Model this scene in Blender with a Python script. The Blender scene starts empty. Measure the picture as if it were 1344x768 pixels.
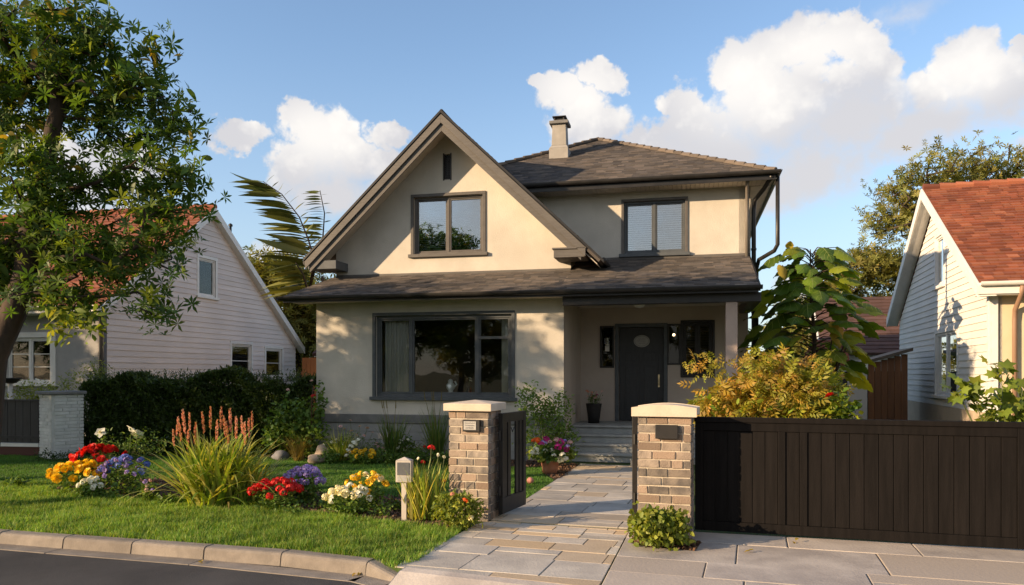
import bpy, math, random
import numpy as np
from mathutils import Vector, Matrix
R = math.radians
random.seed(7); rng = np.random.default_rng(11)
C = bpy.context.scene.collection
sc = bpy.context.scene
# ------------------------------------------------------------------ camera
EYE = 1.85
cam = bpy.data.objects.new('camera', bpy.data.cameras.new('camera')); C.objects.link(cam)
cam.data.sensor_width = 36; cam.data.lens = 36*1000/1344
cam.location = (0, 0, EYE); cam.rotation_euler = (R(90), 0, 0)
cam.data.shift_y = (490-384)/1344
cam.data.clip_end = 2000; cam.data.clip_start = .05
sc.camera = cam
# ------------------------------------------------------------------ light
SUN_EL, SUN_VEC = 14.5, (-.917, -.399)
sd = bpy.data.lights.new('sun', 'SUN'); sd.energy = 4.9; sd.angle = R(.55); sd.color = (1.0, .72, .44)
sun = bpy.data.objects.new('sun', sd); C.objects.link(sun)
sv = Vector((SUN_VEC[0]*math.cos(R(SUN_EL)), SUN_VEC[1]*math.cos(R(SUN_EL)), math.sin(R(SUN_EL))))
sun.rotation_euler = sv.to_track_quat('Z', 'Y').to_euler()
sc.view_settings.view_transform = 'Standard'; sc.view_settings.look = 'None'
sc.view_settings.gamma = 1; sc.view_settings.exposure = .76
sc.render.engine = 'CYCLES'
sc.cycles.use_denoising = True; sc.cycles.max_bounces = 7; sc.cycles.transparent_max_bounces = 8
sc.cycles.diffuse_bounces = 4; sc.cycles.glossy_bounces = 3; sc.cycles.transmission_bounces = 4
sc.cycles.caustics_reflective = False; sc.cycles.caustics_refractive = False

# node expression helper -------------------------------------------------
class X:
    def __init__(s, t, k): s.t = t; s.k = k
    def _m(a, op, *bs):
        n = a.t.nodes.new('ShaderNodeMath'); n.operation = op
        for i, b in enumerate((a,)+bs):
            if isinstance(b, X): a.t.links.new(b.k, n.inputs[i])
            else: n.inputs[i].default_value = b
        return X(a.t, n.outputs[0])
    def __add__(a, b): return a._m('ADD', b)
    def __sub__(a, b): return a._m('SUBTRACT', b)
    def __mul__(a, b): return a._m('MULTIPLY', b)
    def __truediv__(a, b): return a._m('DIVIDE', b)
    __radd__ = __add__; __rmul__ = __mul__
    def rsub(a, c): return (a*-1.0)+c
    def max(a, b): return a._m('MAXIMUM', b)
    def min(a, b): return a._m('MINIMUM', b)
    def clamp(a): return a.max(0.0).min(1.0)
    def smooth(a, lo, hi):
        n = a.t.nodes.new('ShaderNodeMapRange'); n.interpolation_type = 'SMOOTHSTEP'
        a.t.links.new(a.k, n.inputs[0]); n.inputs[1].default_value = lo; n.inputs[2].default_value = hi
        return X(a.t, n.outputs[0])
def noise(t, vec, scale, detail=4, rough=.55, dist=0.0, kind='FBM'):
    n = t.nodes.new('ShaderNodeTexNoise'); n.inputs['Scale'].default_value = scale
    n.inputs['Detail'].default_value = detail; n.inputs['Roughness'].default_value = rough
    n.inputs['Distortion'].default_value = dist
    if vec is not None: t.links.new(vec, n.inputs['Vector'])
    return n
def mixc(t, fac, a, b, mode='MIX'):
    n = t.nodes.new('ShaderNodeMix'); n.data_type = 'RGBA'; n.blend_type = mode
    for i, v in ((0, fac), (6, a), (7, b)):
        if isinstance(v, X): t.links.new(v.k, n.inputs[i])
        elif isinstance(v, bpy.types.NodeSocket): t.links.new(v, n.inputs[i])
        elif i == 0: n.inputs[0].default_value = v
        else: n.inputs[i].default_value = (*v, 1)
    return n.outputs[2]

# ------------------------------------------------------------------ world: daylight sky with cumulus
w = bpy.data.worlds.new('World'); sc.world = w; w.use_nodes = True
t = w.node_tree; bg = t.nodes['Background']
sky = t.nodes.new('ShaderNodeTexSky'); sky.sky_type = 'NISHITA'; sky.sun_disc = False
sky.sun_elevation = R(SUN_EL+4); sky.sun_rotation = math.atan2(SUN_VEC[0], SUN_VEC[1])
sky.air_density = 1.0; sky.dust_density = .5; sky.ozone_density = 1.6
SKY = .15
bg.inputs['Strength'].default_value = SKY
tc = t.nodes.new('ShaderNodeTexCoord').outputs['Generated']
def dirpx(px, py):
    a = math.atan((px-672)/1000); return a, math.atan((490-py)/1000*math.cos(a))
nw = noise(t, tc, 5.5, 6, .6); nb = noise(t, tc, 17, 5, .62)
sep = t.nodes.new('ShaderNodeSeparateXYZ'); t.links.new(tc, sep.inputs[0])
sx, sy, sz = (X(t, sep.outputs[i]) for i in range(3))
cw = t.nodes.new('ShaderNodeSeparateColor'); t.links.new(nw.outputs['Color'], cw.inputs[0])
cb = t.nodes.new('ShaderNodeSeparateColor'); t.links.new(nb.outputs['Color'], cb.inputs[0])
w1, w2 = X(t, cw.outputs[0])-.5, X(t, cw.outputs[1])-.5
b1, b2 = X(t, cb.outputs[0])-.5, X(t, cb.outputs[1])-.5
az0 = sx._m('ARCTAN2', sy); el0 = sz._m('ARCSINE')
n3 = noise(t, tc, 48, 4, .6); c3_ = t.nodes.new('ShaderNodeSeparateColor'); t.links.new(n3.outputs['Color'], c3_.inputs[0])
d1, d2 = X(t, c3_.outputs[0])-.5, X(t, c3_.outputs[1])-.5
az = az0 + w1*.10 + b1*.055 + d1*.022; el = el0 + w2*.085 + b2*.05 + d2*.02
def field(lobes, az, el):
    f = None
    for (px, py, rx, ry) in lobes:
        a, e = dirpx(px, py)
        dx = (az-a)*(1000/rx); dy = (el-e)*(1000/ry)
        q = (dx*dx+dy*dy)._m('SQRT').rsub(1.0)
        f = q if f is None else f.max(q)
    return f
vo = t.nodes.new('ShaderNodeTexVoronoi'); vo.feature = 'SMOOTH_F1'; vo.inputs['Scale'].default_value = 26
vo.inputs['Detail'].default_value = 4; vo.inputs['Roughness'].default_value = .55
t.links.new(tc, vo.inputs['Vector'])
puff = X(t, vo.outputs['Distance']).rsub(.42)
CL = [(790,92,36,26),(750,122,60,36),(775,165,75,50),(712,112,26,12),(890,132,40,42),(860,190,100,50),(975,95,58,48),(1040,72,85,46),(1112,55,58,38),(1145,90,40,40),
      (1010,150,130,80),(1110,160,110,80),(930,195,130,60),(1070,215,120,60),(1010,240,110,42),(1262,82,48,48),(1305,125,95,55),(1230,160,110,48),(1340,58,30,12),(1190,178,90,48),(900,165,70,45),(1215,120,40,40),
      (418,178,62,44),(400,160,36,30),(515,172,42,24),(455,215,90,50),(440,255,95,50),(318,180,60,22),(500,270,70,60),(520,220,60,40),(400,225,60,50),(350,350,60,34),(130,225,95,50),(110,300,120,60),(60,190,60,40),
      (1040,380,60,40),(1500,220,160,70),(1750,160,200,90),(-180,160,160,80),(-500,240,220,70)]
f = field(CL, az, el) + puff*.40
# relief on the clouds: compare the puff noise with itself a little towards the sun
off = t.nodes.new('ShaderNodeVectorMath'); off.operation = 'ADD'; t.links.new(tc, off.inputs[0]); off.inputs[1].default_value = (-.022, 0, .016)
nr1 = noise(t, tc, 7, 5, .55); nr2 = noise(t, off.outputs[0], 7, 5, .55)
relief = (X(t, nr1.outputs[0]) - X(t, nr2.outputs[0]))*4.2
GR = [(470,300,110,50),(1060,235,190,75),(1150,185,110,60),(840,235,140,45),(960,215,150,50),(440,265,90,45),(1240,170,120,40)]
grey = field(GR, az0+w1*.1, el0+w2*.1).smooth(-.35, .75)
soft = grey.max((el0*-1.0+.24).smooth(-.02,.08)*.8)
alpha = f.smooth(.0, .24)*soft.rsub(1.0) + f.smooth(-.10, .62)*soft
lum = (grey.rsub(1.0)*.72 + relief + (puff-.08)*1.1 + b2*.5).clamp()
ccol = mixc(t, lum, (2.85, 2.78, 2.85), (4.2, 4.0, 3.75))
hot = field([(975,110,100,65),(1070,65,110,40),(420,175,80,50),(760,120,80,50),(1270,90,60,40)], az0, el0).smooth(-.3, .9)
ccol = mixc(t, hot*.7, ccol, (4.7, 4.45, 4.1))
blue = mixc(t, 1.0, sky.outputs[0], (.92, .93, .95), 'MULTIPLY')
blue = mixc(t, (el0*-1.0).smooth(-.42, .0)*.6, blue, (1.85, 2.25, 2.7))
fill_haze = (sy*-1.0).smooth(-.05, .5)*(w1*1.5+.62).clamp()  # warm haze added to the sky behind the camera as fill light
blue = mixc(t, fill_haze, blue, (2.7, 2.55, 2.35))
wisp = field([(1175,17,70,26)], az, el).smooth(.25, 1.3)*.55
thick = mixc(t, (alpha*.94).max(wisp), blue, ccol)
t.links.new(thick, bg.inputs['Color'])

# ------------------------------------------------------------------ materials
def base(name):
    m = bpy.data.materials.new(name); m.use_nodes = True
    return m, m.node_tree, m.node_tree.nodes['Principled BSDF']
def mat(name, c1, c2=None, rough=.7, nscale=3.0, ndetail=5, rnd=0.0, hue=0.0, c3=None, bump=0.0, bscale=60, metal=0.0, spec=.4, leaf=0.0, big=0.0, stretch=None, obj=True, streak=0.0, rvar=0.0):
    """c1/c2 mix by noise, brightness varies per piece by attribute rnd, c3 mixes in by the same attribute"""
    m, t, p = base(name)
    tcn = t.nodes.new('ShaderNodeTexCoord'); vec = tcn.outputs['Object']
    if stretch:
        mp = t.nodes.new('ShaderNodeMapping'); t.links.new(vec, mp.inputs[0]); mp.inputs['Scale'].default_value = stretch; vec = mp.outputs[0]
    col = None
    n1 = noise(t, vec, nscale, ndetail, .6)
    if c2 is not None:
        col = mixc(t, X(t, n1.outputs[0]).smooth(.32, .68), c1, c2)
    at = t.nodes.new('ShaderNodeAttribute'); at.attribute_name = 'rnd'; ra = X(t, at.outputs['Fac'])
    if c3 is not None:
        col = mixc(t, ra.smooth(.35, 1.0), col if col is not None else c1, c3)
    if col is None: col = mixc(t, 0.0, c1, c1)
    if rnd:
        k = (ra*7.31)._m('FRACT')*(2*rnd) + (1-rnd)
        cx = t.nodes.new('ShaderNodeCombineXYZ')
        for i in range(3): t.links.new(k.k, cx.inputs[i])
        col = mixc(t, 1.0, col, cx.outputs[0], 'MULTIPLY')
    if streak:
        mp2 = t.nodes.new('ShaderNodeMapping'); t.links.new(tcn.outputs['Object'], mp2.inputs[0]); mp2.inputs['Scale'].default_value = (1.6,1.6,.3)
        n4 = noise(t, mp2.outputs[0], 2.2, 6, .65); k = X(t, n4.outputs[0]).smooth(.30, .62)*streak + (1-streak)
        cx = t.nodes.new('ShaderNodeCombineXYZ')
        for i in range(3): t.links.new(k.k, cx.inputs[i])
        col = mixc(t, 1.0, col, cx.outputs[0], 'MULTIPLY')
    if big:
        n3 = noise(t, tcn.outputs['Object'], .55, 3, .5)
        k = X(t, n3.outputs[0]).smooth(.3, .7)*(2*big) + (1-big)
        cx = t.nodes.new('ShaderNodeCombineXYZ')
        for i in range(3): t.links.new(k.k, cx.inputs[i])
        col = mixc(t, 1.0, col, cx.outputs[0], 'MULTIPLY')
    t.links.new(col, p.inputs['Base Color'])
    p.inputs['Roughness'].default_value = rough; p.inputs['Metallic'].default_value = metal
    p.inputs['Specular IOR Level'].default_value = spec
    if rvar:
        t.links.new(((X(t, n1.outputs[0])-.5)*rvar+rough).clamp().k, p.inputs['Roughness'])
    if bump:
        nb = noise(t, vec, bscale, 5, .6)
        b = t.nodes.new('ShaderNodeBump'); b.inputs['Strength'].default_value = bump; b.inputs['Distance'].default_value = .01
        t.links.new(nb.outputs[0], b.inputs['Height']); t.links.new(b.outputs[0], p.inputs['Normal'])
    if leaf:
        tr = t.nodes.new('ShaderNodeBsdfTranslucent')
        tcol = mixc(t, 1.0, col, (1.5, 1.35, .5), 'MULTIPLY'); t.links.new(tcol, tr.inputs[0])
        mx = t.nodes.new('ShaderNodeMixShader'); mx.inputs[0].default_value = leaf
        t.links.new(p.outputs[0], mx.inputs[1]); t.links.new(tr.outputs[0], mx.inputs[2])
        t.links.new(mx.outputs[0], t.nodes['Material Output'].inputs[0])
    return m
M = {}
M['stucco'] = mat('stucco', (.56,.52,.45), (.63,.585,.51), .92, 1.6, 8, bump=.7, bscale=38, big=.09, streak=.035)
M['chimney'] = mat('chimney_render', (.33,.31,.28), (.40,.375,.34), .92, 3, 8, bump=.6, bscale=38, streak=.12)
M['stucco_porch'] = mat('stucco_porch_dark', (.46,.39,.335), (.50,.43,.37), .9, 2.0, 8, bump=.4, bscale=45)  # darker, browner copy of the stucco for the recessed porch walls
M['found'] = mat('foundation', (.30,.30,.29), (.35,.345,.33), .85, 3, 6, bump=.4, bscale=40, rnd=.08)
M['slate_trim'] = mat('slate_grey_paint', (.070,.079,.088), (.09,.10,.108), .55, 6, 4, bump=.08)
M['taupe_trim'] = mat('taupe_paint', (.105,.096,.088), (.13,.12,.11), .65, 5, 5, bump=.15, stretch=(1,1,6), big=.1)
M['win_frame'] = mat('window_taupe_paint', (.09,.082,.076), (.115,.104,.096), .5, 6, 4, bump=.06)
M['gutter'] = mat('black_gutter', (.018,.017,.017), (.03,.028,.027), .38, 4, 4)
M['shingle'] = mat('shingle', (.115,.10,.09), (.078,.070,.066), .93, 2.2, 6, rnd=.30, c3=(.15,.125,.105), bump=.7, bscale=120, big=.12)
M['soffit'] = mat('soffit', (.50,.45,.38), (.56,.50,.43), .8, 3, 4, bump=.1)
M['column'] = mat('column_paint', (.42,.33,.28), (.46,.36,.31), .75, 3, 4, bump=.1)
M['door'] = mat('door_paint', (.022,.023,.026), (.03,.031,.034), .45, 5, 4, bump=.1, stretch=(6,6,1))
M['blackmetal'] = mat('black_metal', (.016,.015,.015), (.025,.023,.022), .45, 5, 4, bump=.05)
M['gateboard'] = mat('dark_gate_board', (.0078,.0066,.0062), (.0125,.0105,.0098), .75, 2.5, 6, rnd=.14, bump=.25, bscale=30, stretch=(8,8,.6), spec=.12)
M['brass'] = mat('brass', (.62,.5,.3), None, .35, metal=.9)
M['steps'] = mat('step_stone', (.32,.335,.33), (.40,.41,.40), .85, 4, 7, bump=.35, bscale=50, rnd=.06)
M['brick'] = mat('brick', (.34,.285,.23), (.13,.115,.105), .9, 4.5, 7, rnd=.32, c3=(.31,.225,.165), bump=.9, bscale=70)
M['mortar'] = mat('mortar', (.56,.49,.39), (.47,.41,.33), .95, 12, 4, bump=.5)
M['cap'] = mat('cap_stone', (.56,.47,.37), (.62,.53,.42), .85, 6, 6, bump=.3, bscale=60)
M['paver'] = mat('paving_stone', (.40,.37,.33), (.53,.49,.43), .8, 2.2, 9, rnd=.17, c3=(.58,.44,.28), bump=.45, bscale=35, rvar=.3)
M['drive'] = mat('driveway_stone', (.36,.32,.29), (.54,.485,.43), .82, 1.7, 9, rnd=.12, c3=(.48,.41,.34), bump=.4, bscale=30, rvar=.3)
M['joint'] = mat('joint_sand', (.07,.06,.05), (.10,.085,.07), .95, 10, 4, bump=.4)
M['kerb'] = mat('kerb_stone', (.20,.175,.15), (.27,.235,.20), .9, 5, 7, rnd=.08, bump=.5, bscale=60, big=.08)
M['asphalt'] = mat('asphalt', (.036,.036,.039), (.062,.061,.063), .85, .9, 9, bump=1.0, bscale=170, big=.22)
M['soil'] = mat('soil', (.045,.028,.018), (.075,.05,.033), .95, 14, 6, bump=1.0, bscale=40)
M['bark_chip'] = mat('bark_chip', (.09,.045,.026), (.15,.08,.045), .9, 20, 3, rnd=.4, c3=(.2,.13,.09))
M['turf'] = mat('turf', (.035,.06,.012), (.05,.085,.018), .95, 3, 5, bump=.5)
M['earth'] = mat('earth', (.05,.07,.02), (.08,.09,.03), .95, .3, 5)
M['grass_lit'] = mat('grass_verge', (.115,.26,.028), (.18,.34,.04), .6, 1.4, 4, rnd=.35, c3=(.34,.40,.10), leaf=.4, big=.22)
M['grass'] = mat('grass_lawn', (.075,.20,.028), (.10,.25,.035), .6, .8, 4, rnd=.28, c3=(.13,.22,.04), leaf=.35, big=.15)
M['hedge'] = mat('hedge_leaf', (.030,.055,.014), (.045,.08,.018), .55, 2.5, 4, rnd=.4, c3=(.07,.11,.02), leaf=.25)
M['treeleaf'] = mat('tree_leaf', (.075,.15,.025), (.05,.11,.02), .5, .8, 4, rnd=.38, c3=(.17,.22,.03), leaf=.42)
M['treegold_sunlit'] = mat('sunlit_gold_leaf', (.24,.21,.03), (.15,.17,.03), .5, 1.5, 4, rnd=.3, c3=(.38,.27,.04), leaf=.42)  # yellowish leaf with sunlight put into the colour, for the treetop
M['farleaf'] = mat('far_leaf', (.24,.25,.06), (.15,.175,.04), .6, .6, 4, rnd=.35, c3=(.27,.22,.055), leaf=.35)
M['bigleaf'] = mat('broad_leaf', (.06,.12,.018), (.10,.18,.022), .42, 1.4, 4, rnd=.4, c3=(.26,.30,.025), leaf=.42)
M['palmleaf'] = mat('palm_leaf', (.075,.095,.03), (.11,.13,.035), .5, 1.4, 4, rnd=.35, c3=(.20,.20,.05), leaf=.3)
M['yellowleaf'] = mat('yellow_leaf', (.42,.34,.05), (.46,.30,.04), .5, 2, leaf=.4)
M['maple'] = mat('maple_leaf', (.21,.27,.03), (.34,.29,.035), .5, 2.0, 4, rnd=.3, c3=(.46,.25,.05), leaf=.4)
M['maple_low'] = mat('maple_green', (.17,.27,.02), (.24,.30,.03), .5, 2.5, 4, rnd=.3, leaf=.4)
M['shrub'] = mat('shrub_leaf', (.085,.16,.03), (.12,.22,.04), .5, 3, 4, rnd=.35, c3=(.20,.28,.05), leaf=.35)
M['limeleaf'] = mat('lime_leaf', (.20,.26,.03), (.13,.19,.025), .5, 6, 4, rnd=.3, c3=(.32,.33,.06), leaf=.4)
M['blade'] = mat('blade_leaf', (.33,.42,.05), (.17,.29,.035), .5, 3, 4, rnd=.3, c3=(.58,.52,.15), leaf=.38)
M['bladegreen'] = mat('green_blade', (.07,.13,.03), (.10,.18,.035), .5, 4, 4, rnd=.3, c3=(.2,.25,.06), leaf=.35)
M['strawblade'] = mat('straw_blade', (.24,.17,.045), (.30,.24,.07), .6, 4, 4, rnd=.3, leaf=.35)
M['bark'] = mat('bark', (.075,.052,.038), (.045,.033,.025), .95, 9, 6, bump=1.0, bscale=25, stretch=(1,1,.25))
M['stem'] = mat('stem', (.10,.13,.04), (.12,.14,.05), .7)
M['red_tile'] = mat('red_roof_tile', (.27,.085,.045), (.20,.065,.038), .9, 2.5, 5, rnd=.25, c3=(.32,.12,.065), bump=.6, bscale=60, big=.08)
M['brown_tile'] = mat('brown_roof_tile', (.11,.06,.05), (.08,.045,.04), .9, 2.5, 5, rnd=.2, bump=.4)
M['siding'] = mat('white_siding', (.74,.71,.66), (.80,.77,.71), .7, 2, 6, rnd=.05, bump=.2, bscale=40, stretch=(.5,.5,6), big=.05)
M['siding_pink'] = mat('pale_siding', (.68,.61,.57), (.74,.66,.62), .75, 2, 6, rnd=.05, bump=.2, bscale=40, stretch=(.5,.5,6), big=.06)
M['greywall'] = mat('grey_render', (.33,.32,.31), (.38,.37,.355), .9, 2, 6, bump=.3, big=.06)
M['white'] = mat('white_paint', (.72,.70,.66), (.78,.76,.72), .55, 5, 4, bump=.06)
M['cream'] = mat('cream_wall', (.62,.50,.33), (.66,.54,.37), .85, 3, 5, bump=.25)
M['plinth'] = mat('beige_plinth', (.48,.38,.27), (.54,.43,.31), .9, 3, 5, bump=.3)
M['redshut'] = mat('red_shutter', (.30,.085,.045), (.24,.07,.04), .6, 4, 4, bump=.1)
M['whitebrick'] = mat('white_brick', (.60,.60,.58), (.68,.67,.65), .85, 6, 5, rnd=.1, bump=.6, bscale=40)
M['greycap'] = mat('grey_cap', (.16,.16,.155), (.21,.205,.2), .85, 6, 5, bump=.4)
M['darkfence'] = mat('dark_fence', (.028,.028,.03), (.042,.042,.045), .6, 3, 5, rnd=.12, bump=.15, stretch=(6,6,.6))
M['cedar'] = mat('cedar_board', (.42,.16,.05), (.32,.12,.04), .7, 2, 5, rnd=.2, bump=.25, stretch=(6,6,.6))
M['brownwood'] = mat('brown_board', (.12,.055,.025), (.085,.04,.02), .7, 2, 5, rnd=.2, bump=.25, stretch=(6,6,.6))
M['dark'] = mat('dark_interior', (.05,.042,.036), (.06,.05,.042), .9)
M['blind'] = mat('blind_slat', (.80,.81,.80), None, .6)
M['dimblind'] = mat('dim_blind_slat', (.12,.10,.075), None, .6)
M['curtain'] = mat('curtain', (.70,.70,.68), (.74,.74,.71), .9, 8, 3, leaf=.35)
M['terracotta'] = mat('terracotta', (.42,.17,.09), (.48,.21,.12), .85, 8, 5, bump=.25)
M['blackpot'] = mat('black_pot', (.015,.014,.015), (.022,.02,.02), .5, 6)
M['rock'] = mat('rock', (.42,.33,.24), (.30,.25,.20), .9, 6, 7, bump=1.0, bscale=18)
M['greyrock'] = mat('grey_rock', (.20,.20,.21), (.13,.13,.14), .9, 6, 7, bump=1.0, bscale=18)
M['plate'] = mat('pewter_plate', (.36,.35,.33), (.42,.41,.39), .5, 20, 3, bump=.3, bscale=120)
M['greypanel'] = mat('grey_panel', (.10,.105,.115), (.13,.135,.145), .4, 4)
M['lampbox'] = mat('lamp_post_paint', (.50,.45,.40), (.56,.51,.45), .55, 6)
M['orn'] = mat('white_porcelain', (.62,.66,.64), None, .3)
def pet(n, c, c3=None, leaf=.3): M[n] = mat('petal_'+n, c, tuple(min(1, x*1.15) for x in c), .55, 30, 3, rnd=.22, c3=c3, leaf=leaf)
pet('p_red', (.55,.012,.012), (.62,.03,.02)); pet('p_yellow', (.82,.56,.02), (.88,.64,.04)); pet('p_white', (.74,.74,.66), leaf=.2)
pet('p_blue', (.10,.17,.62), (.25,.30,.75)); pet('p_violet', (.30,.20,.62), (.50,.42,.78)); pet('p_magenta', (.45,.02,.22), (.6,.05,.3))
pet('p_orange', (.75,.14,.02)); pet('p_pink', (.62,.26,.20), (.66,.40,.26)); pet('p_spike', (.50,.17,.11), (.52,.36,.18)); pet('p_cream', (.78,.72,.45), leaf=.2)
pet('p_palepink', (.62,.42,.42)); pet('p_lime', (.4,.42,.05))
def glass(name, refl, tint=(1,1,1), rough=.0):
    m, t, p = base(name)
    g = t.nodes.new('ShaderNodeBsdfGlossy'); g.inputs['Roughness'].default_value = rough; g.inputs[0].default_value = (.95,.95,.95,1)
    tr = t.nodes.new('ShaderNodeBsdfTransparent'); tr.inputs[0].default_value = (*tint, 1)
    lw = t.nodes.new('ShaderNodeFresnel'); lw.inputs[0].default_value = 1.5
    tcn = t.nodes.new('ShaderNodeTexCoord'); nn = noise(t, tcn.outputs['Object'], 1.1, 2)
    b = t.nodes.new('ShaderNodeBump'); b.inputs['Strength'].default_value = .10; b.inputs['Distance'].default_value = .03
    t.links.new(nn.outputs[0], b.inputs['Height']); t.links.new(b.outputs[0], g.inputs['Normal'])
    mx = t.nodes.new('ShaderNodeMixShader'); f = (X(t, lw.outputs[0])+refl).clamp(); t.links.new(f.k, mx.inputs[0])
    t.links.new(tr.outputs[0], mx.inputs[1]); t.links.new(g.outputs[0], mx.inputs[2])
    t.links.new(mx.outputs[0], t.nodes['Material Output'].inputs[0]); return m
M['glass'] = glass('window_glass', -.012, (.95,.97,.97))
M['glass_sky'] = glass('upper_window_glass', .26, (.8,.83,.85))
M['glass_dim'] = glass('dim_glass', -.02, (.8,.8,.8))
def emit(name, c, s):
    m, t, p = base(name); p.inputs['Emission Color'].default_value = (*c, 1); p.inputs['Emission Strength'].default_value = s
    p.inputs['Base Color'].default_value = (*c, 1); return m
M['bulb'] = emit('lit_bulb', (1, .75, .42), 2.2)

# ------------------------------------------------------------------ mesh helpers
def tag(o, label=None, cat=None, group=None, kind=None):
    if label: o['label'] = label
    if cat: o['category'] = cat
    if group: o['group'] = group
    if kind: o['kind'] = kind
    return o
def empty(name, loc=(0,0,0), rz=0.0, label=None, cat=None, group=None):
    o = bpy.data.objects.new(name, None); C.objects.link(o); o.location = loc; o.rotation_euler = (0,0,rz)
    o.empty_display_size = .2
    return tag(o, label, cat, group)
def link(name, me, m, parent=None, bevel=0.0, smooth=False):
    if m is not None:
        for mm in (m if isinstance(m, (list, tuple)) else [m]): me.materials.append(mm)
    o = bpy.data.objects.new(name, me); C.objects.link(o)
    if parent: o.parent = parent
    if bevel:
        b = o.modifiers.new('bevel', 'BEVEL'); b.width = bevel; b.segments = 2; b.limit_method = 'ANGLE'; b.angle_limit = R(35)
    if smooth:
        me.polygons.foreach_set('use_smooth', np.ones(len(me.polygons), bool))
    return o
class MB:
    def __init__(s): s.v = []; s.f = []; s.r = []; s.m = []; s.cr = 0.0; s.cm = 0
    def face(s, pts):
        i = len(s.v); s.v += [tuple(p) for p in pts]; s.f.append(tuple(range(i, i+len(pts)))); s.r.append(s.cr); s.m.append(s.cm)
    def solid(s, verts, faces):
        i = len(s.v); s.v += [tuple(p) for p in verts]
        for f in faces: s.f.append(tuple(i+k for k in f)); s.r.append(s.cr); s.m.append(s.cm)
    def box(s, x0, x1, y0, y1, z0, z1, jit=0.0):
        V = [(x,y,z) for z in (z0,z1) for y in (y0,y1) for x in (x0,x1)]
        if jit: V = [tuple(c+random.uniform(-jit, jit) for c in p) for p in V]
        s.solid(V, [(0,2,3,1),(4,5,7,6),(0,1,5,4),(2,6,7,3),(0,4,6,2),(1,3,7,5)]); return s
    def prism(s, pts, off):
        """convex or concave planar outline swept by off"""
        n = len(pts); q = [tuple(a+b for a, b in zip(p, off)) for p in pts]
        s.solid(list(pts)+q, [tuple(range(n))[::-1], tuple(range(n, 2*n))]+[(k, (k+1)%n, n+(k+1)%n, n+k) for k in range(n)]); return s
    def tube(s, path, rad, n=8, caps=True):
        path = [Vector(p) for p in path]; k = len(path)
        if not isinstance(rad, (list, tuple)): rad = [rad]*k
        i0 = len(s.v); up = None; V = []
        for i, p in enumerate(path):
            d = (path[min(i+1, k-1)]-path[max(i-1, 0)]).normalized()
            if up is None:
                up = d.orthogonal().normalized()
            else:
                up = (up-d*up.dot(d))
                up = up.normalized() if up.length > 1e-5 else d.orthogonal().normalized()
            b = d.cross(up)
            for j in range(n):
                a = 2*math.pi*j/n; V.append(p+(up*math.cos(a)+b*math.sin(a))*rad[i])
        F = [(i*n+j, i*n+(j+1)%n, (i+1)*n+(j+1)%n, (i+1)*n+j) for i in range(k-1) for j in range(n)]
        if caps: F += [tuple(range(n))[::-1], tuple((k-1)*n+j for j in range(n))]
        s.solid(V, F); return s
    def lathe(s, prof, n=24, c=(0,0,0)):
        V = [(c[0]+r*math.cos(2*math.pi*j/n), c[1]+r*math.sin(2*math.pi*j/n), c[2]+z) for r, z in prof for j in range(n)]
        k = len(prof)
        F = [(i*n+j, i*n+(j+1)%n, (i+1)*n+(j+1)%n, (i+1)*n+j) for i in range(k-1) for j in range(n)]
        F += [tuple(range(n))[::-1], tuple((k-1)*n+j for j in range(n))]
        s.solid(V, F); return s
    def mesh(s, name):
        me = bpy.data.meshes.new(name); me.from_pydata(s.v, [], s.f)
        a = me.attributes.new('rnd', 'FLOAT', 'FACE'); a.data.foreach_set('value', np.array(s.r, np.float32))
        me.polygons.foreach_set('material_index', np.array(s.m, np.int32)); me.update(); return me
    def build(s, name, m, parent=None, bevel=0.0, smooth=False): return link(name, s.mesh(name), m, parent, bevel, smooth)
def clip(poly, a, b, c):
    """keep the side a*x+b*y<=c of a 2D polygon"""
    out = []
    for i in range(len(poly)):
        p, q = poly[i], poly[(i+1)%len(poly)]
        dp, dq = a*p[0]+b*p[1]-c, a*q[0]+b*q[1]-c
        if dp <= 1e-9: out.append(p)
        if (dp < -1e-9 and dq > 1e-9) or (dp > 1e-9 and dq < -1e-9):
            k = dp/(dp-dq); out.append((p[0]+(q[0]-p[0])*k, p[1]+(q[1]-p[1])*k))
    return out
def rect_clip(poly, x0, x1, y0, y1):
    for a, b, c in ((-1,0,-x0),(1,0,x1),(0,-1,-y0),(0,1,y1)):
        if len(poly) < 3: return []
        poly = clip(poly, a, b, c)
    return poly if len(poly) >= 3 else []
def area(p): return abs(sum(p[i][0]*p[(i+1)%len(p)][1]-p[(i+1)%len(p)][0]*p[i][1] for i in range(len(p))))/2
def cells(poly, openings):
    xs = sorted({min(p[0] for p in poly), max(p[0] for p in poly), *[o[0] for o in openings], *[o[1] for o in openings]})
    ys = sorted({min(p[1] for p in poly), max(p[1] for p in poly), *[o[2] for o in openings], *[o[3] for o in openings]})
    for i in range(len(xs)-1):
        for j in range(len(ys)-1):
            cx, cy = (xs[i]+xs[i+1])/2, (ys[j]+ys[j+1])/2
            if any(o[0] < cx < o[1] and o[2] < cy < o[3] for o in openings): continue
            q = rect_clip(poly, xs[i], xs[i+1], ys[j], ys[j+1])
            if q and area(q) > 1e-5: yield q
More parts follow.
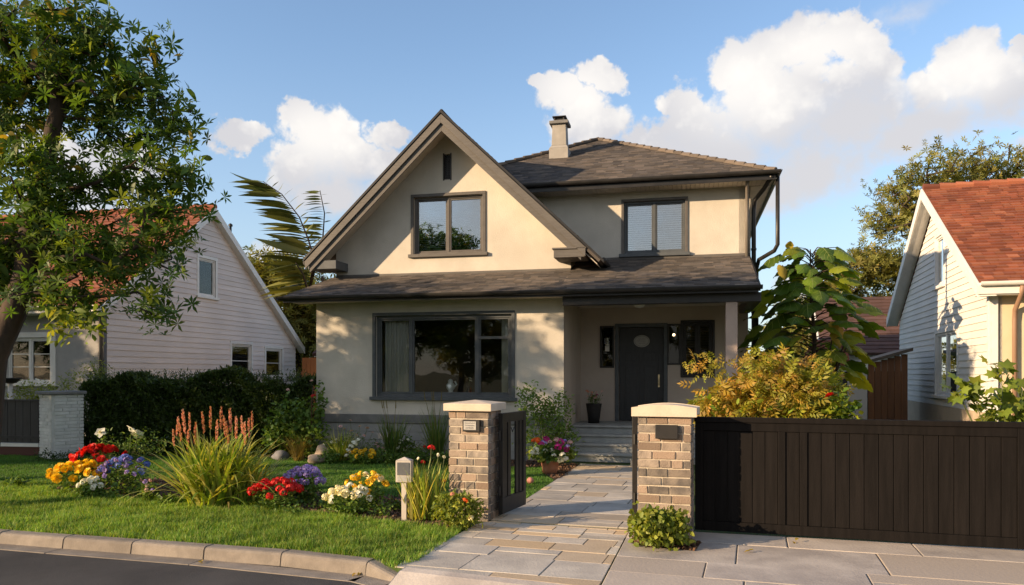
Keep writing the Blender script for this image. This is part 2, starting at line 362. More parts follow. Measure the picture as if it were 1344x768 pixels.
def wall(mb, poly, openings, fr, thick=.25):
    """poly in (x,z); fr(x, z, k) gives 3D, k = depth behind the face"""
    for q in cells(poly, openings):
        mb.face([fr(x, z, 0) for x, z in q]); mb.face([fr(x, z, thick) for x, z in q][::-1])
    n = len(poly)
    for i in range(n):
        (x0,z0),(x1,z1) = poly[i], poly[(i+1)%n]
        mb.face([fr(x0,z0,0), fr(x0,z0,thick), fr(x1,z1,thick), fr(x1,z1,0)])
    for x0,x1,z0,z1 in openings:
        P = [(x0,z0),(x1,z0),(x1,z1),(x0,z1)]
        for i in range(4):
            a, b = P[i], P[(i+1)%4]
            mb.face([fr(*a,0), fr(*b,0), fr(*b,thick), fr(*a,thick)])
def siding(mb, poly, openings, fr, h=.15, lap=.018, z0=None):
    zs = min(p[1] for p in poly) if z0 is None else z0; ze = max(p[1] for p in poly)
    k = 0
    while zs+k*h < ze:
        a, b = zs+k*h, zs+(k+1)*h
        mb.cr = random.random()
        for c in cells(poly, openings):
            q = rect_clip(c, -1e3, 1e3, a, b)
            if not q or area(q) < 1e-5: continue
            mb.face([fr(x, z, -lap*(1-(z-a)/h)-.004) for x, z in q])
            lo = [p for p in q if abs(p[1]-a) < 1e-6]
            if len(lo) >= 2:
                xa, xb = min(p[0] for p in lo), max(p[0] for p in lo)
                mb.face([fr(xa,a,-lap-.004), fr(xb,a,-lap-.004), fr(xb,a,0), fr(xa,a,0)])
        k += 1
def tiles(mb, poly, org, ua, ub, tw=.21, th=.115, lift=.013, jit=.3, stagger=True, thick=.10):
    """roof covering: poly in plane coords (a along the eave, b up the slope); single tabs clipped to the outline"""
    org, ua, ub = Vector(org), Vector(ua).normalized(), Vector(ub).normalized(); nn = ua.cross(ub)
    if nn.z < 0: nn = -nn
    P = lambda a, b, h: tuple(org+ua*a+ub*b+nn*h)
    mb.cr = .2
    if thick: mb.prism([P(a, b, -.002) for a, b in poly], tuple(-nn*thick))
    b0, b1 = min(p[1] for p in poly), max(p[1] for p in poly); a0, a1 = min(p[0] for p in poly), max(p[0] for p in poly)
    k = 0; b = b0
    while b < b1:
        a = a0 - random.random()*tw
        while a < a1:
            ww = tw*random.uniform(1-jit, 1+jit)
            q = rect_clip(poly, a+.002, a+ww-.002, b, b+th)
            if q and area(q) > 1e-4:
                mb.cr = random.random(); l = lift*random.uniform(.7, 1.3)
                hh = lambda bb: .003+l*(1-(bb-b)/th)
                mb.face([P(x, y, hh(y)) for x, y in q])
                lo = [p for p in q if abs(p[1]-b) < 1e-6]
                if len(lo) >= 2:
                    xa, xb = min(p[0] for p in lo), max(p[0] for p in lo)
                    mb.face([P(xa,b,hh(b)), P(xb,b,hh(b)), P(xb,b,-.004), P(xa,b,-.004)])
            a += ww
        b += th; k += 1
def at(px, py, Y): return Vector(((px-672)/1000*Y, Y, EYE+(490-py)/1000*Y))
def gr(px, py, z=0.0):
    Y = (EYE-z)*1000/(py-490); return Vector(((px-672)/1000*Y, Y, z))
def in_poly(P, poly):
    x, y = P[:,0], P[:,1]; ins = np.zeros(len(P), bool); n = len(poly)
    for i in range(n):
        x0,y0 = poly[i][:2]; x1,y1 = poly[(i+1)%n][:2]
        c = ((y0 > y) != (y1 > y)) & (x < (x1-x0)*(y-y0)/((y1-y0) or 1e-9)+x0); ins ^= c
    return ins
# numpy scatter -----------------------------------------------------------
def np_mesh(name, V, F, rnd=None):
    me = bpy.data.meshes.new(name); V = np.asarray(V, np.float32); F = np.asarray(F, np.int32); k = F.shape[1]
    me.vertices.add(len(V)); me.vertices.foreach_set('co', V.ravel())
    me.loops.add(F.size); me.loops.foreach_set('vertex_index', F.ravel())
    me.polygons.add(len(F)); me.polygons.foreach_set('loop_start', np.arange(0, F.size, k, dtype=np.int32))
    if rnd is not None:
        a = me.attributes.new('rnd', 'FLOAT', 'POINT'); a.data.foreach_set('value', np.asarray(rnd, np.float32))
    me.update(calc_edges=True); me.validate(); return me
def rand_rot(n, up=.5, spread=1.0, rg=rng):
    """matrices whose local y (leaf axis) points outwards/any way and local z leans to +Z by 'up'"""
    z = rg.normal(size=(n,3))*spread; z[:,2] = np.abs(z[:,2])*.6+up*1.6; z /= np.linalg.norm(z, axis=1)[:,None]
    a = rg.normal(size=(n,3)); y = a-(a*z).sum(1)[:,None]*z; y /= np.linalg.norm(y, axis=1)[:,None]
    x = np.cross(y, z); return np.stack([x, y, z], 2)
def aim_rot(Y, roll=.6, rg=rng):
    Y = Y/np.linalg.norm(Y, axis=1)[:,None]; n = len(Y)
    z = np.tile([0,0,1.0], (n,1))+rg.normal(size=(n,3))*roll; z -= (z*Y).sum(1)[:,None]*Y; z /= np.linalg.norm(z, axis=1)[:,None]
    return np.stack([np.cross(Y, z), Y, z], 2)
def scatter(name, tv, tf, mats, locs, scale, rnd=None, rg=rng):
    tv = np.asarray(tv, float); tf = np.asarray(tf, int); n = len(locs)
    scale = np.broadcast_to(np.asarray(scale, float), (n,))
    V = np.einsum('nij,vj->nvi', mats, tv)*scale[:,None,None]+np.asarray(locs)[:,None,:]
    F = tf[None]+(np.arange(n)*len(tv))[:,None,None]
    if rnd is None: rnd = rg.random(n)
    return V.reshape(-1,3), F.reshape(-1, tf.shape[1]), np.repeat(rnd, len(tv))
def merge(parts):
    Vs, Fs, Rs = [], [], []; o = 0
    for V, F, r in parts: Vs.append(V); Fs.append(F+o); Rs.append(r); o += len(V)
    return np.concatenate(Vs), np.concatenate(Fs), np.concatenate(Rs)
def leaf_t(w=.42, fold=.12, droop=.12, seg=3):
    """leaf from the origin along +y, unit length, folded on its midrib"""
    V = [(0,0,0)]; F = []
    prof = [math.sin(math.pi*(i/seg)**.8) for i in range(seg+1)]
    rows = []
    for i in range(1, seg):
        y = i/seg; wd = w/2*prof[i]; zz = -droop*y*y
        rows.append((len(V), len(V)+1, len(V)+2)); V += [(-wd, y, zz+fold*wd*2), (0, y, zz), (wd, y, zz+fold*wd*2)]
    V.append((0,1,-droop)); tip = len(V)-1
    l, c, r = rows[0]; F += [(0,c,l),(0,r,c)]
    for (a,b,c2),(d,e,f2) in zip(rows, rows[1:]): F += [(a,b,e),(a,e,d),(b,c2,f2),(b,f2,e)]
    l, c, r = rows[-1]; F += [(l,c,tip),(c,r,tip)]
    return V, F
def rosette_t(n=7, w=.24, ln=1.0, tilt=.35):
    V, F = [], []
    for k in range(n):
        a = 2*math.pi*k/n+random.uniform(-.2,.2); L = ln*random.uniform(.75,1.1); tl = tilt+random.uniform(-.25,.25)
        lv = [(0,0,0),(-w/2,.5,.03),(w/2,.5,.03),(0,1,-.1)]
        o = len(V)
        for x,y,z in lv:
            y2 = y*L*math.cos(tl); z2 = z+y*L*math.sin(tl); V.append((x*math.cos(a)-y2*math.sin(a), x*math.sin(a)+y2*math.cos(a), z2))
        F += [(o,o+2,o+1),(o+1,o+2,o+3)]
    return V, F
def lobed_t(lobes=5, depth=.45, cup=.15):
    """palmate leaf, unit size, stalk at the origin, along +y"""
    pts = []; n = lobes*2+1
    for i in range(n):
        a = R(-150)+R(300)*i/(n-1); r = (.62 if i%2 else .62*(1-depth)) * (1+.25*math.cos(a*1.0))
        pts.append((math.sin(a)*r, .38+math.cos(a)*r, -cup*r*r+random.uniform(-.03,.03)))
    V = [(0,0,0),(0,.38,.05)]+pts; F = [(1, 2+i+1, 2+i) for i in range(n-1)]+[(0,1,2),(0,1+n,1)]
    return V, F
def broad_t():
    """large pointed leaf, wavy toothed rim; second result is its pale veins"""
    V, F = [], []; seg = 14
    def pt(y, q):        # q in -1..1 across
        wd = .46*math.sin(math.pi*min(1, y*.9+.10))**.8*(1-.35*y)*(1+.09*(1 if int(y*14+.5)%2 else -1)*abs(q))
        return (wd*q, y-.14*(1-y)*abs(q)+.0, -.40*y*y-.30*wd*abs(q)**1.5+.035*math.sin(y*13+q*3)*abs(q)+.10*abs(q)*(1-abs(q))*2*.3)
    cols = (-1,-.5,0,.5,1)
    for i in range(seg+1): V += [pt(i/seg, q) for q in cols]
    for i in range(seg):
        for j in range(4): a = i*5+j; F += [(a, a+1, a+6), (a, a+6, a+5)]
    v2, f2 = [], []
    def strip(pts, w0, w1):
        n = len(pts); o = len(v2)
        for k, p in enumerate(pts):
            q = pts[min(k+1, n-1)]; p0 = pts[max(k-1, 0)]; d = Vector(q)-Vector(p0); nx = Vector((-d.y, d.x, 0)).normalized()*(w0+(w1-w0)*k/(n-1))
            v2.extend([(p[0]-nx.x, p[1]-nx.y, p[2]+.012), (p[0]+nx.x, p[1]+nx.y, p[2]+.012)])
        for k in range(n-1): a = o+2*k; f2.extend([(a,a+1,a+3),(a,a+3,a+2)])
    strip([pt(k/8, 0) for k in range(9)], .014, .003)
    for y0 in (.04,.22,.42,.6):
        for sg in (-1,1): strip([pt(min(1, y0+.26*u), sg*u*.9) for u in (0,.33,.66,1)], .008, .002)
    return (V, F), (v2, f2)
def pinnate_t(n=7, w=.26, droop=.35):
    V, F = [], []
    spec = [(0,1.0,0,.42)]+[(y, l, sg*a, l) for y, l, a in ((.75,.40,.7),(.5,.46,.9),(.25,.40,1.1)) for sg in (-1,1)]
    for (y0, _, a, L) in spec:
        y0 = y0 if a else .9; o = len(V)
        for x, y, z in ((0,0,0),(-w/2,.45,.04),(w/2,.45,.04),(0,1,-.12)):
            X_ = x*L*1.6; Y_ = y*L; yy = y0+Y_*math.cos(a)-X_*math.sin(a)*0; xx = Y_*math.sin(a)+X_*math.cos(a)
            V.append((xx, yy-X_*math.sin(a), z*L-droop*yy*yy*.5-abs(xx)*.25))
        F += [(o,o+2,o+1),(o+1,o+2,o+3)]
    return V, F
LEAF = leaf_t(); NARROW = leaf_t(.24, .1, .15); ROUND = leaf_t(.75, .1, .1); ROS = rosette_t(); LOBED = lobed_t(); (BROAD, VEINS) = broad_t(); PINN = pinnate_t()
def blades(n, base, L, W, lean, bend, seg=5, rg=rng, spread=0.0, dirs=None):
    """long arching strap leaves; returns V, F, rnd"""
    base = np.asarray(base, float).reshape(-1,3); B = base if len(base) == n else np.repeat(base[:1], n, 0)
    if spread: a = rg.random(n)*2*np.pi; rr = np.sqrt(rg.random(n))*spread; B = B+np.stack([np.cos(a)*rr, np.sin(a)*rr, 0*a], 1)
    az = rg.random(n)*2*np.pi if dirs is None else dirs
    D = np.stack([np.cos(az), np.sin(az), 0*az], 1); S = np.stack([-np.sin(az), np.cos(az), 0*az], 1)
    L = np.asarray(L)*rg.uniform(.7,1.15,n); W = W*rg.uniform(.7,1.2,n)
    th = np.asarray(lean)*rg.uniform(.3,1.3,n); be = bend*rg.uniform(.3,1.5,n)
    P = B.copy(); V = []
    for i in range(seg+1):
        u = i/seg; ww = W*(1-u**2.2)*.5+.0004
        V += [P-S*ww[:,None], P+S*ww[:,None]]
        ang = th+be*u*u
        P = P+(D*np.sin(ang)[:,None]+np.array([0,0,1.0])*np.cos(ang)[:,None])*(L/seg)[:,None]
    V = np.stack(V, 1); m = 2*(seg+1); F = []
    for i in range(seg): a = 2*i; F += [(a,a+1,a+3),(a,a+3,a+2)]
    F = np.array(F)[None]+(np.arange(n)*m)[:,None,None]
    return V.reshape(-1,3), F.reshape(-1,3), np.repeat(rg.random(n), m)

# ------------------------------------------------------------------ ground and setting
O_S = Vector((-.294, 9.49, 0)); TS = R(17.5)
uS = Vector((math.cos(TS), -math.sin(TS), 0)); vS = Vector((math.sin(TS), math.cos(TS), 0))
def S(a, b, z=0.0): return O_S+uS*a+vS*b+Vector((0,0,z))
def toS(P): d = Vector(P)-O_S; return d.dot(uS), d.dot(vS)
KB = [(-60,26.0),(-30,17.0),(-14,11.35),(-5.92,8.81),(-2.36,7.81),(-1.41,7.42),(-1.09,7.17)]    # kerb line, front edge at the top
far = [(60,-12),(200,-56),(200,420),(-260,420),(-260,80)]
front = KB+[(-1.05,7.12),(.75,6.42),(5,4.9),(20,.2)]
mb = MB(); mb.face([(-900,-900,-.135),(900,-900,-.135),(900,900,-.135),(-900,900,-.135)])
tag(mb.build('ground', M['earth']), kind='structure')
mb = MB()
fl = [(x, y) for x, y in front]; rd = [(x-0, y) for x, y in fl]
nearline = [(20,-9),(5,-4.4),(-1,-2.4),(-14,1.8),(-30,7.0),(-60,16)]
mb.face([(x, y+.14, -.12) for x, y in rd]+[(x, y, -.12) for x, y in nearline])
tag(mb.build('road', M['asphalt']), kind='structure')
mb = MB(); pts = [(x, y+.12) for x, y in front]+far
mb.face([(x, y, -.012) for x, y in pts])
n = len(front)
for i in range(n-1):
    a, b = pts[i], pts[i+1]; mb.face([(*a,-.13),(*b,-.13),(*b,-.012),(*a,-.012)])
tag(mb.build('yard', M['turf']), kind='structure')
# kerb stones, one by one in a single kerb
mb = MB(); gm = MB()
def along(line, step):
    out = []; 
    for (a, b) in zip(line, line[1:]):
        L = math.dist(a, b); k = max(1, round(L/step))
        out += [(a[0]+(b[0]-a[0])*i/k, a[1]+(b[1]-a[1])*i/k) for i in range(k)]
    return out+[line[-1]]
ks = along(KB[1:], .88)
for i in range(len(ks)-1):
    a, b = Vector((*ks[i],0)), Vector((*ks[i+1],0)); d = (b-a).normalized(); nrm = Vector((-d.y, d.x, 0))
    if nrm.y < 0: nrm = -nrm
    last = i == len(ks)-2
    g = .005; a2, b2 = a+d*g, b-d*g; mb.cr = random.random(); j = random.uniform(-.004,.004)
    za, zb = .012+j, (.012+j if not last else -.07)
    ch = .018
    prof = lambda z: [(-.03,-.13),(-.012,z-.03),(.004,z-.008),(.03,z),(.15,z),(.15,-.13)]
    A = [a2+nrm*o+Vector((0,0,z)) for o, z in prof(za)]; B = [b2+nrm*o+Vector((0,0,z)) for o, z in prof(zb)]
    m = len(A); mb.solid(A+B, [tuple(range(m)), tuple(range(m,2*m))[::-1]]+[(q,(q+1)%m,m+(q+1)%m,m+q) for q in range(m)])
    if i%2 == 0 or last:
        b3 = Vector((*ks[min(i+2, len(ks)-1)],0)); gm.cr = random.random()
        q = [a2-nrm*.03, b3-d*g-nrm*.03, b3-d*g-nrm*.25, a2-nrm*.25]
        gm.prism([p+Vector((0,0,-.112)) for p in q], (0,0,-.02))
tag(mb.build('kerb', M['kerb'], bevel=.004), kind='structure'); tag(gm.build('gutter', M['kerb'], bevel=.003), kind='structure')

mb = MB(); dk = along([(-1.06,7.16),(.75,6.43),(5,4.92),(20,.22)], 1.9)
for p_, q_ in zip(dk, dk[1:]):
    a, b = Vector((*p_,0)), Vector((*q_,0)); d = (b-a).normalized(); nrm = Vector((-d.y,d.x,0)); mb.cr = random.random()
    a, b = a+d*.004, b-d*.004; U = lambda p, o, z: p+nrm*o+Vector((0,0,z))
    A = [U(a,.115,-.12),U(a,.115,.004),U(a,.0,-.006),U(a,-.26,-.108),U(a,-.26,-.125)]; B = [U(b,.115,-.12),U(b,.115,.004),U(b,.0,-.006),U(b,-.26,-.108),U(b,-.26,-.125)]
    mb.solid(A+B, [tuple(range(5)), tuple(range(5,10))[::-1]]+[(q,(q+1)%5,5+(q+1)%5,5+q) for q in range(5)])
tag(mb.build('dropped_kerb', M['drive'], bevel=.003), kind='structure')
# paving: individual slabs clipped to an outline, in street coordinates
def paving(name, poly, rows, z, m, seed, wide=(.35,.95), gap=.005, tint=None, seq=None):
    rg = random.Random(seed); mb = MB(); jb = MB()
    P2 = [toS((*p,0)) for p in poly]
    jb.face([S(a,b,z-.008) for a, b in P2])
    b = min(p[1] for p in P2); b1 = max(p[1] for p in P2); a0 = min(p[0] for p in P2); a1 = max(p[0] for p in P2)
    k = 0
    while b < b1:
        h, wide_ = (rg.choice(rows), wide) if seq is None or k >= len(seq) else seq[k]; k += 1; a = a0-rg.random()*.4
        while a < a1:
            ww = rg.uniform(*wide_); split = ww > .6 and rg.random() < .25
            for (aa, wa, bb, hh) in ([(a,ww,b,h)] if not split else [(a,ww,b,h/2),(a,ww,b+h/2,h/2)]):
                q = rect_clip(P2, aa+gap, aa+wa-gap, bb+gap, bb+hh-gap)
                if q and area(q) > .002:
                    mb.cr = rg.random()**(1.6 if tint is None else tint); zz = z+rg.uniform(-.003,.003)
                    cx = sum(p[0] for p in q)/len(q); cy = sum(p[1] for p in q)/len(q); sh = [(p[0]+(cx-p[0])*.012, p[1]+(cy-p[1])*.012) for p in q]
                    n = len(q); V = [S(p[0],p[1],z-.015) for p in q]+[S(p[0],p[1],zz-.004) for p in q]+[S(p[0],p[1],zz) for p in sh]
                    mb.solid(V, [(k,(k+1)%n,n+(k+1)%n,n+k) for k in range(n)]+[(n+k,n+(k+1)%n,2*n+(k+1)%n,2*n+k) for k in range(n)]+[tuple(range(2*n,3*n))])
            a += ww
        b += h
    o = tag(mb.build(name, m), kind='structure')
    tag(jb.build(name+'_bedding', M['joint']), kind='structure'); return o
pathL = [(1.40,15.55),(.22,11.25),(-.10,10.05),(-.55,9.33)]
pathR = [(3.35,14.9),(2.25,11.0),(1.75,9.25),(1.28,8.86)]
paving('garden_path', pathL[:3]+[(-.27,9.62),(1.50,9.05)]+pathR[:3][::-1], (.42,.5,.34), .004, M['paver'], 3, (.45,1.0), tint=2.5)
ap = [(-.42,9.66),(-1.16,7.16),(.72,6.42),(1.36,8.92),(1.50,9.05)]
ap = [(-.44,9.30),(-1.12,7.30),(.74,6.56),(1.38,8.98),(-.26,9.53)]
paving('path', ap, (.36,.30,.44,.5), .004, M['paver'], 12, (.36,.75), tint=.9, seq=[(.22,(.9,1.3)),(.62,(.75,.95)),(.40,(.45,.7)),(.34,(.5,.8)),(.30,(.3,.5)),(.34,(.5,.8)),(.22,(.25,.45)),(.30,(.4,.7))])
paving('driveway', [(1.40,9.02),(.76,6.56),(5.05,5.04),(16,1.7),(18,4.5),(2.0,8.9)], (.75,.9,.6), .004, M['drive'], 21, (1.1,2.0), gap=.006)

def chips(name, poly, n, z=.0, seed=1):
    rg = np.random.default_rng(seed); P = np.array([p[:2] for p in poly]); lo, hi = P.min(0), P.max(0)
    pts = rg.uniform(lo, hi, (n*3,2)); pts = pts[in_poly(pts, poly)][:n]
    tv = [(-.5,-.3,0),(.5,-.35,.05),(.45,.3,.1),(-.4,.35,.04)]; tf = [(0,1,2),(0,2,3)]
    L = np.c_[pts, z+rg.random(len(pts))*.02]
    V, F, r = scatter(name, tv, tf, rand_rot(len(pts), .5, 1.0, rg), L, rg.uniform(.02,.05,len(pts)), rg=rg)
    return V, F, r
def bed(name, poly, n, seed):
    mb = MB(); mb.face([(p[0],p[1],.004) for p in poly]); b = mb.build(name, M['soil']); tag(b, kind='structure')
    me = np_mesh('mulch', *chips('mulch', poly, n, .008, seed)); o = link('mulch', me, M['bark_chip'])
    tag(o, 'reddish brown bark mulch covering the flower bed', 'mulch', kind='stuff'); return b
BED1 = [gr(60,643),gr(140,628),gr(300,632),gr(440,648),gr(560,655),gr(600,668),(-.85,9.75,0),(-.85,9.55,0),(-.62,9.30,0),gr(590,697),gr(530,689),gr(430,676),gr(330,662),gr(200,656),gr(110,652)]
BED1 = [(p[0],p[1]) for p in BED1]
BED2 = [(-8.2,17.0),(-5.0,16.75),(-4.2,16.35),(-1.5,15.75),(.35,15.0),(1.0,15.3),(1.06,16.1),(-5.0,17.5),(-8.2,18.0)]
BED3 = [(.95,15.4),(.55,14.3),(.75,13.2),(1.02,13.9),(1.35,15.5)]
BED4 = [(1.40,8.72),(1.28,8.30),(1.42,8.10),(1.90,7.92),(2.06,8.30)]
bed('flower_bed', BED1, 5200, 1); bed('foundation_bed', BED2, 2500, 2); bed('path_bed', BED3, 500, 3); bed('pillar_bed', BED4, 900, 4)
def grass(name, poly, dens, L, W, m, excl, seed, label, lean=.45):
    rg = np.random.default_rng(seed); P = np.array(poly); lo, hi = P.min(0), P.max(0)
    n = int(dens*np.prod(hi-lo)); pts = rg.uniform(lo, hi, (n,2)); k = in_poly(pts, poly)
    for e in excl: k &= ~in_poly(pts, e)
    pts = pts[k]; n = len(pts); 
    tuft = .65+.5*np.sin(pts[:,0]*7.3+np.sin(pts[:,1]*5.1)*2)*np.sin(pts[:,1]*8.1+np.cos(pts[:,0]*3.7)*2)*.7+.35*rg.random(n)
    V, F, r = blades(n, np.c_[pts, np.full(n,-.01)], L*tuft, W, lean, .9, 2, rg)
    o = link(name, np_mesh(name, V, F, r), m); tag(o, label, 'grass', kind='stuff'); return o
LAWN = [(-14,12.2),(-7.3,12.6),(-1.0,9.8),(-.45,9.95),(-.12,10.05),(.22,11.25),(.72,13.1),(.55,14.3),(.95,15.3),(.3,15.1),(-1.5,15.8),(-4.2,16.4),(-5,16.8),(-10,17.3),(-14,17.8)]
kerb_in = [(x+.02, y+.14) for x, y in KB[2:]]
VERGE = kerb_in+[(-.92,7.5),(-.50,9.28),(-.62,9.38),(-1.2,9.9),(-7.3,12.7),(-14,13.2)]
VERGE[len(kerb_in)-1] = (-1.12,7.27)
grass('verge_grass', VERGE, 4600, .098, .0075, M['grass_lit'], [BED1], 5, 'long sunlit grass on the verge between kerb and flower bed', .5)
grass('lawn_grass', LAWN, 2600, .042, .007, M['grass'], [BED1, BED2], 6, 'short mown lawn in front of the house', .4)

# ------------------------------------------------------------------ windows
def window(root, s0, s1, z0, z1, fr, frame_m, gl, mull=(), trans=(), fw=.07, sill=True, sill_m=None, back=None, recess=.06, proud=.03, casing=0.0, casing_m=None, bars=None):
    """fr(x,z,k): point at depth k behind the wall face"""
    def bx(mb, x0,x1,za,zb,k0,k1):
        V = [fr(x,z,k) for k in (k0,k1) for z in (za,zb) for x in (x0,x1)]
        mb.solid(V, [(0,1,3,2),(4,6,7,5),(0,4,5,1),(2,3,7,6),(0,2,6,4),(1,5,7,3)])
    mb = MB()
    c = casing
    if c:
        bx(mb, s0-c, s1+c, z1, z1+c, -proud, .03); bx(mb, s0-c, s0, z0, z1, -proud, .03); bx(mb, s1, s1+c, z0, z1, -proud, .03)
        if not sill: bx(mb, s0-c, s1+c, z0-c, z0, -proud, .03)
    win = mb.build('window', casing_m or frame_m, root, bevel=.004) if c else None
    mb = MB(); k0, k1 = recess-.03, recess+.05
    bx(mb, s0+.002,s1-.002,z1-fw,z1-.002,k0,k1); bx(mb, s0+.002,s1-.002,z0+.002,z0+fw,k0,k1)
    bx(mb, s0+.002,s0+fw,z0+fw,z1-fw,k0,k1); bx(mb, s1-fw,s1-.002,z0+fw,z1-fw,k0,k1)
    xs = [s0+fw]+[m for m in mull]+[s1-fw]
    for m in mull: bx(mb, m-.03, m+.03, z0+fw, z1-fw, k0+.005, k1)
    for (xa,xb,z) in trans: bx(mb, xa+.032, xb-.0, z-.03, z+.03, k0+.006, k1-.002)
    if win is None: win = mb.build('window', frame_m, root, bevel=.004)
    else: mb.build('frame', frame_m, win, bevel=.004)
    # inner sashes
    for i in range(len(xs)-1):
        a = xs[i]+(.03 if i else 0); b = xs[i+1]-(.03 if i < len(xs)-2 else 0)
        mb = MB(); e = .035
        bx(mb,a+.003,b-.003,z1-fw-e,z1-fw-.003,k0+.02,k1-.006); bx(mb,a+.003,b-.003,z0+fw+.003,z0+fw+e,k0+.02,k1-.006)
        bx(mb,a+.003,a+e,z0+fw+e,z1-fw-e,k0+.02,k1-.006); bx(mb,b-e,b-.003,z0+fw+e,z1-fw-e,k0+.02,k1-.006)
        mb.build('sash', frame_m, win, bevel=.003)
        g = MB(); bx(g,a+e,b-e,z0+fw+e,z1-fw-e,recess+.015,recess+.021); g.build('pane', gl, win)
        if bars:
            bm_ = MB(); 
            for q in range(1, bars+1):
                zz = z0+fw+e+(z1-z0-2*fw-2*e)*q/(bars+1); bx(bm_, a+e,b-e,zz-.011,zz+.011,recess-.005,recess+.013)
            bm_.build('glazing_bar', frame_m, win)
    if sill:
        mb = MB(); bx(mb, s0-c-.05, s1+c+.05, z0-.075, z0+.001, -proud-.05, .02); mb.build('sill', sill_m or frame_m, win, bevel=.006)
    def slats(x0,x1,za,zb,step,m,k,til=.6):
        mb = MB(); z = za
        while z < zb:
            j = random.uniform(-.12,.12); h = step*.42
            P = [fr(x0,z-h*math.sin(til+j),k+.0),fr(x1,z-h*math.sin(til+j),k),fr(x1,z+h*math.sin(til+j),k+h*1.4),fr(x0,z+h*math.sin(til+j),k+h*1.4)]
            mb.face(P); z += step
        mb.build('blind', m, win)
    if back == 'blind': slats(s0+.05,s1-.05,z0+.08,z1-.08,.05,M['blind'],.17,1.0)
    if back == 'dimblind': slats(s0+.05,s1-.05,z0+.08,z1-.08,.06,M['dimblind'],.13,.9)
    return win

# ------------------------------------------------------------------ main house
house = empty('house', (1.088,16.0,0), R(-13), 'cream stucco two storey house with steep front gable and dark shingle roofs', 'house')
F0 = lambda d0: (lambda x, z, k: (x, d0+k, z))                 # wall facing the street
mb = MB()
BW = (-4.23,-1.12,1.33,3.12)
wall(mb, [(-5.67,.94),(0,.94),(0,3.50),(-5.67,3.50)], [BW], F0(0))
# side return of the recess, back wall of the porch, outer walls
DOOR = (.92,1.98,.70,2.95); SL = (.51,.77,2.02,2.95); SR = (2.10,2.33,2.09,2.98); PW = (2.42,3.10,1.80,3.05)
sidew = lambda s0, sg: (lambda x, z, k: (s0-sg*k, x, z))
wall(mb, [(2.85,0),(9.5,0),(9.5,3.6),(2.85,3.6)], [], sidew(3.9,1))
wall(mb, [(1.9,4.38),(9.5,4.38),(9.5,6.1),(1.9,6.1)], [], sidew(3.9,1))
mb.box(3.65,3.898,2.86,9.5,3.61,4.37); mb.box(3.52,3.898,1.92,2.85,3.52,4.4)
wall(mb, [(.25,0),(1.25,0),(1.25,3.55),(.25,3.55)], [], sidew(-5.67,-1)); wall(mb, [(1.25,0),(9.5,0),(9.5,4.40),(1.25,4.40)], [], sidew(-5.67,-1))
mb.box(-5.66,3.89,9.5,9.7,0,6.1)
# gable wall over the skirt roof
RS, RX, RZ = .955, -2.8, 7.56
gp = [(-5.67,3.9),(0,3.9),(0,RZ-RS*2.8),(RX,RZ),(-5.67,RZ-RS*2.87)]
GW = (-3.70,-2.03,4.62,5.95); GV = (-2.965,-2.80,6.33,6.92)
wall(mb, gp, [GW,GV], F0(1.0))
mb.face([(0,1.0,3.9),(0,1.95,3.9),(0,1.95,4.9),(0,1.0,4.9)])
UW = (1.10,2.48,4.60,5.80)
wall(mb, [(-1.5,4.2),(3.9,4.2),(3.9,6.1),(-1.5,6.1)], [UW], F0(1.9))
wl = mb.build('wall', M['stucco'], house)
mb = MB(); mb.face([(0,.004,0),(0,2.6,0),(0,2.6,3.5),(0,.004,3.5)]); wall(mb, [(0,.0),(3.9,.0),(3.9,3.5),(0,3.5)], [DOOR,SL,SR,PW], F0(2.6)); mb.build('porch_wall', M['stucco_porch'], house)
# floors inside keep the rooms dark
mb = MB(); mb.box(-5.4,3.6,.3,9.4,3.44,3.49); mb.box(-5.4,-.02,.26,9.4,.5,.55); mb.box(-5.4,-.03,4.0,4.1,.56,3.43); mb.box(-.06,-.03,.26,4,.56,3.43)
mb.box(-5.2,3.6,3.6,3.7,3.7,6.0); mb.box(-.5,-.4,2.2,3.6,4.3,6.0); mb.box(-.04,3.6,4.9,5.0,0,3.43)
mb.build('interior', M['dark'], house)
mb = MB(); mb.box(-5.65,-.02,-.0,.25,0,.75)
mb.box(0.002,3.88,2.3,2.5,0,.1)
for k in range(4): mb.cr = random.random(); mb.box(-5.66,-.012,-.012-.002*k,.0,.02+.18*k,.19+.18*k)
mb.build('foundation', M['found'], house)
mb = MB(); mb.box(-5.71,.0,-.045,.10,.75,.938); mb.build('foundation_trim', M['greycap'], house, bevel=.01)
# corner of the front facade and porch
mb = MB(); mb.box(.04,3.92,-.42,-.18,3.24,3.42); mb.box(3.70,3.93,-.16,2.58,3.24,3.42)
mb.build('porch_beam', M['gutter'], house, bevel=.006)
mb = MB(); mb.box(-6.10,3.86,-.62,-.004,3.425,3.445); mb.box(.004,3.86,.0,2.596,3.425,3.445); mb.build('soffit', M['soffit'], house)
mb = MB(); mb.box(3.26,3.48,-.40,-.20,.0,3.24); mb.box(3.23,3.51,-.43,-.17,.0,.12); mb.build('column', M['column'], house, bevel=.006)
mb = MB(); mb.box(.003,3.88,1.0,2.598,0,.655); mb.box(.003,3.93,.95,2.597,.657,.70)
mb.build('porch_floor', M['steps'], house, bevel=.008)
for k in range(3):
    mb = MB(); mb.box(.003,3.2,.02+.31*k,.98,.0+(.175*k if k else 0),.175*(k+1)-.045); mb.box(.003,3.23,-.02+.31*k,.94,.175*(k+1)-.043,.175*(k+1)); mb.build('step', M['steps'], house, bevel=.007)
